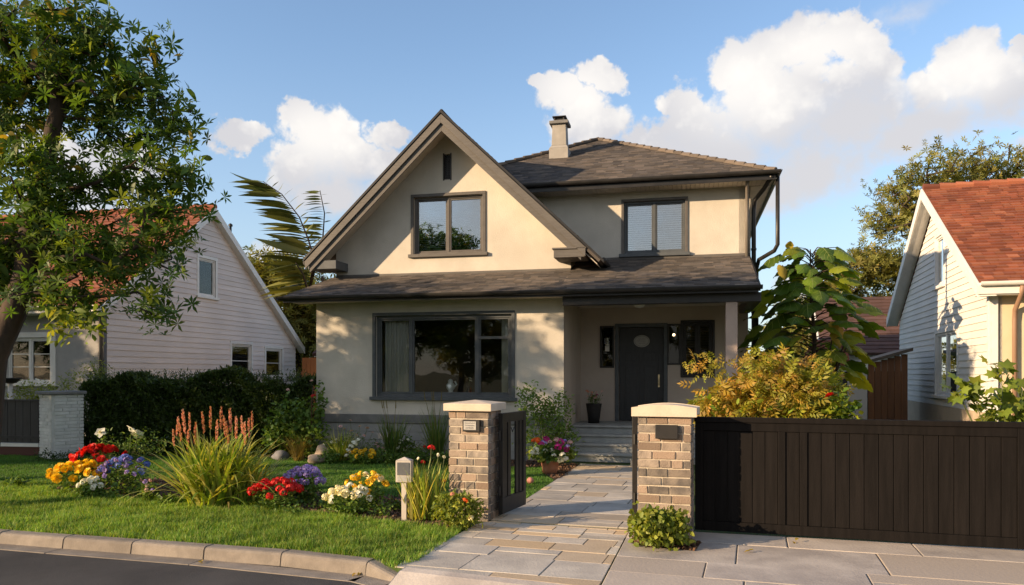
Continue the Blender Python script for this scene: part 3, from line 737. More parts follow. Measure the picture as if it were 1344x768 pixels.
# roofs
k37 = .37; ub = (0, 1, k37); sl = math.sqrt(1+k37*k37)
mb = MB()
tiles(mb, [(-6.16,0),(0,0),(0,1.65*sl),(-5.72,1.65*sl)], (0,-.65,3.53), (1,0,0), ub, thick=.07)
tiles(mb, [(0.0,0),(3.86,0),(3.86,2.55*sl),(0,2.55*sl)], (0,-.65,3.53), (1,0,0), ub, thick=.07)
mb.cr = .3; mb.face([(-6.16,-.65,3.53),(-5.72,1.0,4.14),(-5.68,1.0,3.5),(-5.68,-.6,3.46)])
mb.build('lower_roof', M['shingle'], house)
mb = MB(); e = .955; L = math.sqrt(1+e*e); b0 = 3.50/1*L
for sgn, ext in ((-1, 3.28),(1, 3.56)):
    tiles(mb, [(0,0),(6.2,0),(6.2,ext*L),(0,ext*L)], (RX+sgn*ext,.30,RZ+.12-e*ext), (0,1,0), (-sgn,0,e), thick=.09)
mb.build('gable_roof', M['shingle'], house)
mb = MB()
for q, ext in ((-1,3.30),(1,3.58)): mb.tube([(RX+q*.05*i*0, 0, 0) for i in range(0)] or [(RX,.30,RZ+.13),(RX,6.4,RZ+.13)], .035, 6)
mb.build('ridge_cap', M['shingle'], house)
# barge boards, stepped, following both rakes
for sgn, ext, xb in ((-1,3.30,3.30),(1,3.58,3.22)):
    mb = MB(); P = lambda x, zz, d: (RX+sgn*x, d, RZ+.05-e*x+zz)
    full, ext = ext, xb
    mb.prism([P(0,.0,.27),P(ext,.0,.27),P(ext,-.20,.27),P(0,-.20,.27)], (0,.046,0))
    mb.prism([P(0,-.16,.32),P(ext-.1,-.16,.32),P(ext-.1,-.37,.32),P(0,-.37,.32)], (0,.035,0))
    mb.build('barge_board', M['taupe_trim'], house, bevel=.004)
    ext = full
    mb = MB(); mb.prism([P(0,.085,.25),P(ext+.03,.085,.25),P(ext+.03,.02,.25),P(0,.02,.25)], (0,.06,0)); mb.build('drip_edge', M['gutter'], house)
    mb = MB(); mb.prism([P(0,-.12,.355),P(ext-.12,-.12,.355),P(ext-.12,-.14,.355),P(0,-.14,.355)], (0,.64,0)); mb.build('soffit', M['soffit'], house)
mb = MB(); mb.box(-6.07,-5.36,.36,.999,4.26,4.46); mb.build('eave_return', M['slate_trim'], house, bevel=.01)
mb = MB(); mb.box(-.27,.40,.30,.99,4.33,4.50); mb.box(-.30,.44,.27,1.0,4.503,4.54); mb.build('eave_return', M['taupe_trim'], house, bevel=.008)
mb = MB(); mb.tube([(.80,.32,4.26),(.80,1.5,4.26)], .05, 8); mb.build('eave_gutter', M['gutter'], house); mb = MB(); mb.tube([(-6.12,.32,4.42),(-6.12,6.4,4.42)], .06, 8); mb.build('eave_gutter', M['gutter'], house)
mb = MB(); a_, z_, h_ = 4.30, 6.15, 2.25; c_ = (.07, 5.6); Ls = math.sqrt(a_*a_+h_*h_)
tri = [(-a_,0),(a_,0),(0,Ls)]
for ang in range(4):
    ca, sa = math.cos(ang*math.pi/2), math.sin(ang*math.pi/2)
    rot = lambda x, y: (x*ca-y*sa, x*sa+y*ca)
    o = rot(0,-a_); u_ = rot(1,0); v_ = rot(0,a_)
    tiles(mb, tri, (c_[0]+o[0], c_[1]+o[1], z_), (*u_,0), (*v_,h_), thick=.06)
mb.build('hip_roof', M['shingle'], house)
mb = MB()
for sx_, sy_ in ((1,-1),(-1,-1),(1,1),(-1,1)):
    p0 = Vector((c_[0]+sx_*a_, c_[1]+sy_*a_, z_+.02)); p1 = Vector((c_[0], c_[1], z_+h_+.02)); n_ = 22
    for i in range(n_):
        a = p0.lerp(p1, i/n_); b = p0.lerp(p1, (i+1.15)/n_); mb.cr = random.random()
        mb.tube([a+Vector((0,0,.035)), b+Vector((0,0,.015))], [.055,.045], 6)
mb.build('hip_tiles', mat('hip_tile', (.12,.10,.085), (.15,.12,.095), .9, 6, rnd=.3), house)
x0, x1, y0, y1 = c_[0]-a_, c_[0]+a_, c_[1]-a_, c_[1]+a_
def gutter_line(mb, p, q, out):
    """half round gutter with a fascia behind"""
    p, q, out = Vector(p), Vector(q), Vector(out); N = 8; pr = []
    for i in range(N+1): a = math.pi*i/N; pr.append((.062-.062*math.cos(a)+.0, -.062*math.sin(a)*1.15))
    pr += [(.124,.012),(.112,.012),(.112,0)] ; pr += [(.062+.05*math.cos(math.pi*i/N), -.05*math.sin(math.pi*i/N)*1.15) for i in range(N+1)]
    A = [p+out*a+Vector((0,0,z)) for a, z in pr]; B = [q+out*a+Vector((0,0,z)) for a, z in pr]; n = len(A)
    mb.solid(A+B, [(k,(k+1)%n,n+(k+1)%n,n+k) for k in range(n)]); mb.face(A); mb.face(B)
mb = MB()
mb.box(x0+.005,x1-.005,y0+.005,y0+.025,6.0,6.12); mb.box(x1-.025,x1-.005,y0+.03,y1-.03,6.0,6.12); mb.box(x0+.005,x0+.025,y0+.03,y1-.03,6.0,6.12)
mb.build('fascia', M['gutter'], house)
mb = MB(); gutter_line(mb,(x0-.1,y0,6.17),(x1+.1,y0,6.17),(0,-1,0)); gutter_line(mb,(x1,y0-.1,6.17),(x1,y1,6.17),(1,0,0)); gutter_line(mb,(x0,y0,6.17),(x0,y1,6.17),(-1,0,0))
mb.build('gutter', M['gutter'], house)
mb = MB(); mb.box(-6.14,3.85,-.64,-.62,3.40,3.50); mb.build('fascia', M['gutter'], house)
mb = MB(); gutter_line(mb,(-6.20,-.645,3.515),(3.92,-.645,3.515),(0,-1,0)); gutter_line(mb,(-6.17,-.70,3.515),(-5.9,.35,3.52),(-1,0,0)); mb.build('gutter', M['gutter'], house)
mb = MB(); mb.prism([(3.86,-.62,3.42),(3.86,1.9,4.35),(3.86,1.9,4.49),(3.86,-.64,3.55)], (.03,0,0)); mb.build('verge_board', M['gutter'], house)
mb = MB(); i = 0; x = x0+.03
while x < x1-.05:
    mb.box(x+.004, x+.096, y0+.03, 1.898, 6.02+.0, 6.035); x += .1
mb.box(3.902, x1-.03, 1.95, y1-.03, 6.02, 6.035); mb.box(x0+.03, -1.5, 1.95, y1-.03, 6.02,6.035)
mb.build('soffit', M['soffit'], house)
# down pipes
mb = MB(); mb.tube([(3.80,1.36,6.08),(3.80,1.50,5.95),(3.82,1.78,5.72),(3.82,1.83,5.4),(3.82,1.83,4.42)], .042, 10); mb.build('downpipe', mat('pipe_paint', (.17,.15,.13), None, .5), house, smooth=True)
mb = MB(); mb.tube([(4.30,1.30,6.08),(4.18,1.7,5.92),(4.0,1.98,5.72),(3.975,2.0,5.5),(3.975,2.0,.1)], .05, 10); mb.tube([(4.42,1.42,6.08),(4.42,1.42,4.62),(4.36,1.5,4.50),(4.08,1.95,4.38),(4.04,2.05,4.2),(4.04,2.12,.2)], .045, 10)
for z in (1.5,3.2,4.6): mb.tube([(3.975,2.0,z),(3.975,2.0,z+.05)], .062, 10)
mb.build('downpipe', M['gutter'], house, smooth=True)
mb = MB(); mb.box(-1.5,3.895,1.872,1.899,4.40,4.53); mb.build('wall_flashing', M['taupe_trim'], house, bevel=.004)
mb = MB(); mb.box(-5.66,-.002,.965,.999,4.08,4.19); mb.build('wall_flashing', M['taupe_trim'], house, bevel=.004)
# windows of the house
window(house, *BW, F0(0), M['slate_trim'], M['glass'], mull=(-3.42,-1.90), trans=((-1.90,-1.19,2.62),), fw=.07, casing=.07, recess=.10, sill_m=M['slate_trim'])
window(house, *GW, F0(1.0), M['win_frame'], M['glass_sky'], mull=(-2.88,), fw=.05, casing=.07, casing_m=M['win_frame'], recess=.09, sill_m=M['taupe_trim'])
window(house, *UW, F0(1.9), M['slate_trim'], M['glass_sky'], mull=(1.79,), fw=.05, casing=.06, recess=.07, back='blind', casing_m=M['win_frame'])
window(house, *PW, F0(2.6), M['blackmetal'], M['glass_dim'], mull=(2.76,), fw=.05, casing=.05, back='dimblind', sill=False)
# half lowered blind of the gable window
mb = MB(); z = 4.75
gb = MB()
while z < 5.86:
    gb.face([(-3.62,1.20,z),(-2.93,1.20,z+random.uniform(-.004,.004)),(-2.93,1.235,z+.02),(-3.62,1.235,z+.018)]); z += .045
gb.build('blind', M['blind'], house)
# curtain of the big window
def curtain(x0, x1, z0, z1, d, parent):
    V = []; n = 90
    for i in range(n+1):
        x = x0+(x1-x0)*i/n; y = d+.028*math.sin(i*.62)+.014*math.sin(i*1.7+1)
        V += [(x, y, z0), (x+.004*math.sin(i), y*1.0, z1)]
    me = bpy.data.meshes.new('curtain'); me.from_pydata(V, [], [(2*i,2*i+2,2*i+3,2*i+1) for i in range(n)])
    return link('curtain', me, M['curtain'], parent, smooth=True)
curtain(-4.12,-3.50,1.40,3.05,.27,house)
curtain(-1.42,-1.20,1.40,3.05,.30,house)
# gable vent
mb = MB()
for i in range(13): mb.box(GV[0]+.012,GV[1]-.012,1.02,1.05,GV[2]+.02+i*.043,GV[2]+.043+i*.043)
mb.box(GV[0]+.07,GV[0]+.085,1.015,1.06,GV[2]+.01,GV[3]-.01)
mb.box(GV[0]-.02,GV[0]+.01,.985,1.08,GV[2]-.02,GV[3]+.02); mb.box(GV[1]-.01,GV[1]+.02,.985,1.08,GV[2]-.02,GV[3]+.02)
mb.build('vent', M['blackmetal'], house)
mb = MB(); mb.box(GV[0]-.01,GV[1]+.01,1.12,1.13,GV[2]-.01,GV[3]+.01); mb.build('vent_backing', M['dark'], house)
# door
mb = MB(); dx0,dx1,dz0,dz1 = DOOR
mb.box(dx0-.09,dx0,2.57,2.72,.70,dz1+.09); mb.box(dx1,dx1+.09,2.57,2.72,.70,dz1+.09); mb.box(dx0+.0,dx1-.0,2.572,2.718,dz1,dz1+.088)
mb.build('door_frame', M['slate_trim'], house, bevel=.008)
mb = MB(); mb.box(dx0+.006,dx1-.006,2.68,2.73,.705,dz1-.006)
def panel(a,b,c,d): 
    mb.box(a,b,2.668,2.682,c,c+.03); mb.box(a,b,2.668,2.682,d-.03,d); mb.box(a,a+.03,2.668,2.682,c+.03,d-.03); mb.box(b-.03,b,2.668,2.682,c+.03,d-.03)
panel(1.05,1.40,.85,2.05); panel(1.50,1.86,.85,2.05); panel(1.05,1.40,2.12,2.36); panel(1.50,1.86,2.12,2.36)
for i in range(1,6): mb.box(dx0+.006+i*.173,dx0+.011+i*.173,2.674,2.682,.71,.84)
door = mb.build('door', M['door'], house, bevel=.004)
mb = MB(); mb.box(1.845,1.885,2.655,2.668,1.52,1.82); mb.tube([(1.865,2.655,1.72),(1.865,2.61,1.72),(1.865,2.605,1.68),(1.865,2.605,1.60),(1.865,2.655,1.57)], .011, 8); mb.tube([(1.865,2.66,1.78),(1.865,2.645,1.78)], .018, 12)
mb.build('handle', M['brass'], door, smooth=False)
mb = MB(); V = []
for k in range(28):
    a = 2*math.pi*k/28; V.append((1.46+.19*math.cos(a), 2.662, 2.62+.145*math.sin(a)))
mb.prism(V, (0,.018,0)); mb.build('door_plaque', M['plate'], door, bevel=.004)
mb = MB()
for k in range(3):
    zz = 2.67-.05*k; xx = 1.36+.015*(k!=1); mb.tube([(xx+i*.012, 2.658, zz+.012*math.sin(i*1.9+k)) for i in range(17-2*(k!=1))], .003, 5)
mb.tube([(1.46+.165*math.cos(2*math.pi*i/30), 2.658, 2.62+.12*math.sin(2*math.pi*i/30)) for i in range(31)], .004, 5)
mb.build('plaque_lettering', M['greypanel'], door)
# side lights
def sidelight(s0,s1,z0,z1):
    mb = MB(); mb.box(s0-.04,s0,2.56,2.66,z0-.04,z1+.04); mb.box(s1,s1+.04,2.56,2.66,z0-.04,z1+.04); mb.box(s0,s1,2.561,2.659,z1,z1+.039); mb.box(s0,s1,2.561,2.659,z0-.039,z0)
    w_ = mb.build('sidelight', M['blackmetal'], house, bevel=.004)
    g = MB(); g.box(s0,s1,2.63,2.636,z0,z1); g.build('pane', M['glass_dim'], w_); return w_
w1_ = sidelight(*SL); w2_ = sidelight(*SR)
mb = MB(); mb.box(.59,.69,2.60,2.625,2.38,2.56); mb.build('note', M['white'], w1_)
mb = MB(); mb.lathe([(.03,0),(.055,.03),(.06,.2),(.03,.24)], 16, (.64,2.612,2.5)); mb.build('wall_lamp', glass('lantern_glass', .12), w1_)
mb = MB(); mb.lathe([(.002,-.035),(.024,-.024),(.034,0),(.024,.024),(.002,.035)], 16, (2.215,2.59,2.76)); mb.build('lamp_bulb', M['bulb'], w2_, smooth=True)
mb = MB(); mb.lathe([(.002,-.13),(.09,-.11),(.13,-.05),(.13,0),(.05,.02)], 24, (1.50,1.1,3.41)); mb.build('ceiling_lamp', M['white'], house, smooth=True)
# chimney
mb = MB()
def frus(mb, cx, cy, z0, z1, a0, a1):
    V = [(cx-a0,cy-a0,z0),(cx+a0,cy-a0,z0),(cx+a0,cy+a0,z0),(cx-a0,cy+a0,z0),(cx-a1,cy-a1,z1),(cx+a1,cy-a1,z1),(cx+a1,cy+a1,z1),(cx-a1,cy+a1,z1)]
    mb.solid(V, [(0,3,2,1),(4,5,6,7),(0,1,5,4),(1,2,6,5),(2,3,7,6),(3,0,4,7)])
cxx, cyy = -.74, 4.0
frus(mb,cxx,cyy,7.2,7.72,.25,.25); frus(mb,cxx,cyy,7.721,7.80,.25,.20); frus(mb,cxx,cyy,7.801,8.36,.195,.175)
ch = mb.build('chimney', M['chimney'], house, bevel=.008)
mb = MB(); frus(mb,cxx,cyy,8.361,8.44,.25,.25); frus(mb,cxx,cyy,8.441,8.47,.19,.17); mb.build('chimney_cap', M['greycap'], ch, bevel=.008)
mb = MB()
for a, b in ((-.12,-.12),(.12,-.12),(-.12,.12),(.12,.12)): mb.box(cxx+a-.015,cxx+a+.015,cyy+b-.015,cyy+b+.015,8.471,8.55)
mb.box(cxx-.11,cxx+.11,cyy-.11,cyy+.11,8.471,8.52); mb.box(cxx-.18,cxx+.18,cyy-.18,cyy+.18,8.551,8.575); mb.lathe([(.14,0),(.05,.04),(.002,.05)], 12, (cxx,cyy,8.576)); mb.build('chimney_cowl', M['blackmetal'], ch, bevel=.004)

# ------------------------------------------------------------------ neighbour on the right
hr = empty('house', (9.55,15.2,0), R(-17), 'white clapboard house with red tiled roof on the right', 'house')
gf = lambda x, z, k: (k, x, z)                       # gable wall at s=0 looking left
ff = lambda x, z, k: (x, k, z)
W1 = (3.70,4.50,4.05,5.30); W2 = (2.45,4.50,1.30,2.85)
gpoly = [(0,0),(9.3,0),(9.3,3.45),(4.65,6.15),(0,3.45)]
mb = MB(); wall(mb, gpoly, [W1,W2], gf, .2); mb.box(.2,7,9.1,9.3,0,3.5); mb.build('wall', M['siding'], hr)
mb = MB(); siding(mb, [(0,1.05),(9.3,1.05),(9.3,3.45),(4.65,6.15),(0,3.45)], [(W1[0]-.08,W1[1]+.08,W1[2]-.08,W1[3]+.08),(W2[0]-.08,W2[1]+.08,W2[2]-.1,W2[3]+.08)], gf, .155, .02); mb.build('siding', M['siding'], hr)
mb = MB(); mb.box(-.022,.0,-.02,9.3,0,1.04); mb.build('plinth', M['plinth'], hr)
mb = MB(); mb.box(-.045,.001,-.045,.10,0,3.5); mb.box(.002,.12,-.045,.001,0,3.5); mb.build('corner_board', M['white'], hr, bevel=.005)
SHW = (1.05,2.3,1.2,2.75)
mb = MB(); wall(mb, [(.12,0),(7,0),(7,3.5),(.12,3.5)], [SHW], ff, .2); mb.build('front_wall', M['cream'], hr)
window(hr, *W1, gf, M['white'], M['glass'], fw=.06, casing=.10, casing_m=M['white'], recess=.03, sill_m=M['white'])
window(hr, *W2, gf, M['white'], M['glass'], fw=.06, mull=(3.5,), casing=.12, casing_m=M['white'], recess=.03, sill_m=M['white'])
mb = MB()
for x in (SHW[0]-.10, SHW[1]): mb.box(x,x+.10,-.03,.02,SHW[2]-.1,SHW[3]+.1)
mb.box(SHW[0],SHW[1],-.03,.02,SHW[3],SHW[3]+.1); mb.box(SHW[0],SHW[1],-.05,.02,SHW[2]-.1,SHW[2]); wn = mb.build('window', M['white'], hr, bevel=.005)
mb = MB(); z = SHW[2]+.01
while z < SHW[3]-.03: mb.box(SHW[0]+.01,SHW[1]-.01,.02,.05,z,z+.038,.001); z += .045
mb.build('shutter', M['redshut'], wn)
sl6 = (6.62-3.62)/5.0; Lr = math.sqrt(1+sl6*sl6)
mb = MB()
tiles(mb, [(0,0),(8.4,0),(8.4,5.0*Lr),(0,5.0*Lr)], (-.28,-.35,3.62), (1,0,0), (0,1,sl6), .22,.17,.034, thick=.10)
tiles(mb, [(0,0),(8.4,0),(8.4,5.0*Lr),(0,5.0*Lr)], (-.28,9.65,3.62), (1,0,0), (0,-1,sl6), .6,.3,.02, thick=.10)
for i in range(22): mb.cr = random.random(); mb.tube([(-.28+i*.38,4.65,6.66),(-.28+(i+1.08)*.38,4.65,6.64)], [.10,.085], 8)
mb.build('roof', M['red_tile'], hr)
for d0, dr in ((-.37,1),(9.67,-1)):
    mb = MB(); P = lambda x, zz, s: (s, d0+dr*x, 3.58+sl6*x+zz)
    mb.prism([P(0,-.24,-.33),P(5.02,-.24,-.33),P(5.02,.03,-.33),P(0,.03,-.33)], (.045,0,0))
    mb.build('barge_board', M['white'], hr, bevel=.004)
    mb = MB(); mb.prism([P(0,-.22,-.285),P(5.02,-.22,-.285),P(5.02,-.19,-.285),P(0,-.19,-.285)], (.285,0,0)); mb.build('soffit', M['white'], hr)
mb = MB(); mb.box(-.33,8.2,-.40,-.36,3.40,3.60); mb.box(-.3,8.2,-.36,-.0,3.38,3.41); gutter_line(mb,(-.3,-.40,3.62),(8.2,-.40,3.62),(0,-1,0)); mb.build('eave_gutter', M['white'], hr)
mb = MB(); mb.tube([(.42,-.46,3.54),(.42,-.34,3.35),(.40,-.08,3.1),(.40,-.06,2.9),(.40,-.06,.1)], .045, 10); mb.build('downpipe', mat('brown_pipe', (.28,.17,.11), None, .5), hr, smooth=True)

# ------------------------------------------------------------------ neighbour on the left
hl = empty('house', (-10.7,20.0,0), R(-12.3), 'pale pink clapboard house with a red tiled roof behind the hedge', 'house')
gl_ = lambda x, z, k: (-k, x, z)
A1 = (4.02,4.90,4.30,5.50); A2 = (5.82,7.02,1.70,2.85); A3 = (8.0,9.15,1.70,2.76); SLP = .72; RD = 4.6
RZL = 7.05
gpo = [(0,0),(10.2,0),(10.2,RZL-SLP*5.6),(RD,RZL),(0,RZL-SLP*RD)]
mb = MB(); wall(mb, gpo, [A1,A2,A3], gl_, .2); mb.box(-8.8,-.2,10,10.2,0,3.0); mb.build('wall', M['siding_pink'], hl)
op = [(a-.09,b+.09,c-.1,d+.09) for a,b,c,d in (A1,A2,A3)]
mb = MB(); siding(mb, gpo, op, gl_, .165, .02); mb.build('siding', M['siding_pink'], hl)
for q in (A1,A2,A3): window(hl, *q, gl_, M['white'], M['glass'], fw=.05, casing=.10, casing_m=M['white'], recess=.04, sill_m=M['white'], bars=(0 if q is A1 else 1), back=('dimblind' if q is A2 else None))
mb = MB(); mb.box(-.95,-.1,4.9,5.0,0,0.01); 
mb = MB(); mb.box(-.20,-.19,A1[0]+.05,A1[1]-.05,A1[2]+.05,A1[3]-.05); mb.build('roller_blind', mat('warm_blind', (.50,.40,.26), None, .8), hl)
FWn = (-3.04,-1.63,1.58,2.81)
mb = MB(); wall(mb, [(-8.8,0),(-.02,0),(-.02,3.68),(-8.8,3.68)], [FWn], ff, .2); mb.build('front_wall', M['greywall'], hl)
window(hl, *FWn, ff, M['white'], M['glass'], mull=(-2.33,), fw=.06, casing=.14, casing_m=M['white'], recess=.05, sill_m=M['white'], bars=2)
mb = MB(); mb.box(-8.6,-.25,3.2,3.3,0,3.6); mb.box(-8.6,-.3,.3,10,3.62,3.68); mb.build('interior', M['dark'], hl)
mb = MB(); mb.box(-.02,.03,-.05,.06,0,3.6); mb.box(-.10,-.021,-.05,.0,0,3.6); mb.build('corner_board', mat('slate_corner', (.10,.105,.115), None, .6), hl, bevel=.005)
mb = MB(); mb.tube([(.0,-.12,0),(.0,-.12,3.5)], .05, 8); mb.build('downpipe', M['gutter'], hl)
Ll = math.sqrt(1+SLP*SLP)
mb = MB()
tiles(mb, [(0,0),(9.2,0),(9.2,5.0*Ll),(0,5.0*Ll)], (-9,-.4,RZL+.12-SLP*5.0), (1,0,0), (0,1,SLP), .26,.20,.025, thick=.10)
tiles(mb, [(0,0),(9.2,0),(9.2,5.95*Ll),(0,5.95*Ll)], (-9,RD+5.95,RZL+.12-SLP*5.95), (1,0,0), (0,-1,SLP), .6,.35,.02, thick=.10)
for i in range(24): mb.cr = random.random(); mb.tube([(-9+i*.383,RD,RZL+.16),(-9+(i+1.08)*.383,RD,RZL+.14)], [.10,.085], 8)
mb.build('roof', M['red_tile'], hl)
for dr, ex in ((-1,5.0),(1,5.95)):
    mb = MB(); P = lambda x, zz, s: (s, RD+dr*x, RZL+.08-SLP*x+zz)
    mb.prism([P(0,-.22,.20),P(ex,-.22,.20),P(ex,.03,.20),P(0,.03,.20)], (.04,0,0)); mb.build('barge_board', M['white'], hl, bevel=.004)
    mb = MB(); mb.prism([P(0,-.20,.0),P(ex,-.20,.0),P(ex,-.17,.0),P(0,-.17,.0)], (.2,0,0)); mb.build('soffit', M['white'], hl)
mb = MB(); mb.box(-9,.2,-.45,-.40,3.42,3.58); mb.box(-9,.2,-.40,0,3.40,3.43); gutter_line(mb,(-9,-.45,3.58),(.2,-.45,3.58),(0,-1,0)); mb.build('eave_gutter', M['white'], hl)
mb = MB(); mb.tube([(-.02,RD+1.2,RZL-.55),(-.02,RD+1.2,RZL-.25)], .04, 8); mb.lathe([(.07,0),(.07,.06),(.02,.1)], 10, (-.02,RD+1.2,RZL-.25)); mb.build('roof_vent', M['blackmetal'], hl)

# ------------------------------------------------------------------ small buildings behind on the right
hb = empty('house', (12.9,30,0), R(-17), 'small white gabled house with dark brown roof far behind the shed', 'house')
mb = MB(); mb.prism([(-.4,0,0),(-.4,6.6,0),(-.4,6.6,2.6),(-.4,3.3,5.0),(-.4,0,2.6)], (8,0,0)); mb.build('wall', M['siding'], hb)
mb = MB(); s7 = 2.5/3.7; L7 = math.sqrt(1+s7*s7)
tiles(mb, [(0,0),(8.6,0),(8.6,3.7*L7),(0,3.7*L7)], (-.7,-.4,2.62), (1,0,0), (0,1,s7), 1.2,.28,.03); tiles(mb, [(0,0),(8.6,0),(8.6,3.7*L7),(0,3.7*L7)], (-.7,7.0,2.62), (1,0,0), (0,-1,s7), 1.2,.28,.03); mb.build('roof', M['brown_tile'], hb)
for dr, d0 in ((1,-.4),(-1,7.0)):
    mb = MB(); P = lambda x, zz: (-.76, d0+dr*x, 2.58+s7*x+zz); mb.prism([P(0,-.2),P(3.7,-.2),P(3.7,.06),P(0,.06)], (.05,0,0)); mb.build('barge_board', M['white'], hb)
sh = empty('shed', (8.78,20.0,0), R(-17), 'brown board shed with sloping roof and pale grey door beside the white house', 'shed')
mb = MB(); x = .52
while x < 1.35: mb.cr = random.random(); mb.box(x,x+.15,0,.03,0,1.95+.30*x); x += .156
mb.build('wall', M['brownwood'], sh, bevel=.004)
mb = MB(); mb.box(.0,1.45,.04,2.4,0,1.9); mb.build('back_wall', M['dark'], sh)
mb = MB(); mb.box(.02,.50,-.01,.02,.1,1.90); mb.build('door', mat('pale_door', (.36,.39,.43), None, .5), sh, bevel=.005)
mb = MB(); mb.prism([(-.1,-.15,1.93),(1.55,-.15,2.42),(1.55,-.15,2.50),(-.1,-.15,2.01)], (0,2.6,0)); mb.build('roof', M['gutter'], sh)
pv = empty('garden_pavilion', (8.35,21.2,0), R(-17), 'little pavilion with orange red roof left of the brown shed', 'pavilion')
mb = MB(); mb.prism([(-.35,-.3,2.05),(.95,-.3,2.05),(.95,.9,2.75),(.1,.9,2.75)], (0,0,.06)); mb.build('roof', M['red_tile'], pv)
for x in (-.2,.55): mb = MB(); mb.box(x,x+.09,-.2,-.1,0,2.04); mb.build('post', M['white'], pv, bevel=.005)
mb = MB(); mb.box(-.1,.5,-.1,-.06,.0,1.9); mb.box(.1,.13,-.12,-.1,.9,1.9); mb.build('glazed_panel', M['greywall'], pv)
cf = empty('fence', (-6.75,24.5,0), R(-8), 'orange cedar board fence between the two houses', 'fence')
mb = MB(); x = 0
while x < 3.6: mb.cr = random.random(); mb.box(x,x+.14,0,.025,0,2.35+random.uniform(-.01,.01)); x += .146
mb.build('board', M['cedar'], cf)
mb = MB(); mb.box(-.05,3.65,.03,.08,.4,.5); mb.box(-.05,3.65,.03,.08,1.8,1.9); mb.build('rail', M['cedar'], cf)
gs = empty('shed', (-6.9,27.5,0), R(-8), 'low outbuilding with dark tiled roof behind the cedar fence', 'shed')
mb = MB(); mb.box(0,3.6,0,3,0,2.6); mb.build('wall', M['greywall'], gs)
mb = MB(); tiles(mb, [(0,0),(4,0),(4,2.4),(0,2.4)], (-.2,-.3,2.55), (1,0,0), (0,1,.45), .4,.25,.02); mb.build('roof', M['brown_tile'], gs)

# ------------------------------------------------------------------ brick pillars, gates
def brick_pillar(name, P, w_, dp, rz, h, label, seed, crown):
    root = empty(name, P, rz, label, 'gate pillar', 'brick gate pillars'); rg = random.Random(seed)
    mb = MB(); mb.box(.012,w_-.012,.012,dp-.012,0,h-.004); mb.build('mortar', M['mortar'], root)
    mb = MB(); ch = .092; n = int(h/ch); ch = h/n; g = .015
    for i in range(n):
        z0 = i*ch+g*.4; z1 = (i+1)*ch-g*.6
        # front and back rows
        for (yy0,yy1) in ((0,.10),(dp-.10,dp)):
            cuts = [0]; a = rg.uniform(.10,.17) if i%2 else rg.uniform(.22,.27)
            while a < w_-.08: cuts.append(a); a += rg.choice((.13,.22,.235,.25,.26))
            if w_-cuts[-1] < .06: cuts.pop()
            cuts.append(w_)
            for a, b in zip(cuts, cuts[1:]):
                mb.cr = rg.random(); j = rg.uniform(-.006,.004)
                mb.box(a+(g/2 if a else 0),b-(g/2 if b < w_ else 0),yy0+(j if yy0 == 0 else 0),yy1-(j if yy0 else 0),z0,z1,.003)
        for (xx0,xx1) in ((-.001,.09),(w_-.09,w_+.001)):
            cuts = [.105, dp-.105]; 
            if dp > .45: cuts = [.105, dp/2+(.05 if i%2 else -.05), dp-.105]
            for a, b in zip(cuts, cuts[1:]): mb.cr = rg.random(); mb.box(xx0,xx1,a+g/2,b-g/2,z0,z1,.003)
    mb.build('brickwork', M['brick'], root, bevel=.005)
    o = .055; mb = MB(); x0,x1,y0,y1 = -o,w_+o,-o,dp+o
    if crown == 'pyramid':
        c = (w_/2,dp/2,h+.135); q = [(x0,y0,h+.095),(x1,y0,h+.095),(x1,y1,h+.095),(x0,y1,h+.095)]; b_ = [(x0,y0,h),(x1,y0,h),(x1,y1,h),(x0,y1,h)]
        mb.solid(b_+q+[c], [(3,2,1,0),(0,1,5,4),(1,2,6,5),(2,3,7,6),(3,0,4,7),(4,5,8),(5,6,8),(6,7,8),(7,4,8)])
    else:
        n = 10; V = []
        for yy in (y0,y1):
            V += [(x0,yy,h)]+[(x0+(x1-x0)*i/n, yy, h+.085+.035*math.sin(math.pi*i/n)) for i in range(n+1)]+[(x1,yy,h)]
        m_ = n+3; mb.solid(V, [tuple(range(m_)), tuple(range(m_,2*m_))[::-1]]+[(k,(k+1)%m_,m_+(k+1)%m_,m_+k) for k in range(m_)])
    mb.build('cap', M['cap'], root, bevel=.008)
    return root
HP = 1.375
pl = brick_pillar('gate_pillar', S(-.53,0), .53, .50, -TS, HP, 'brick gate pillar with pointed cap and engraved plate, left of the path', 4, 'pyramid')
mb = MB(); mb.box(.20,.43,-.045,-.004,1.12,1.27); mb.build('plate_holder', M['blackmetal'], pl, bevel=.006)
mb = MB(); mb.box(.22,.385,-.052,-.046,1.143,1.25); mb.build('nameplate', M['plate'], pl, bevel=.002)
mb = MB()
for r_, (a, b) in enumerate(((.235,.37),(.24,.365),(.245,.35))):
    zz = 1.228-.03*r_; mb.tube([(a+(b-a)*i/16,-.0535,zz+.007*math.sin(i*2.2+r_*1.3)) for i in range(17)], .0022, 5)
mb.build('plate_lettering', M['greypanel'], pl)
prt = brick_pillar('gate_pillar', S(1.90,-.33), .59, .42, -TS, HP, 'brick gate pillar with flat curved cap beside the dark sliding gate', 9, 'flat')
mb = MB(); mb.box(.20,.45,-.045,-.004,1.12,1.275); mb.build('letter_plate', M['blackmetal'], prt, bevel=.006)
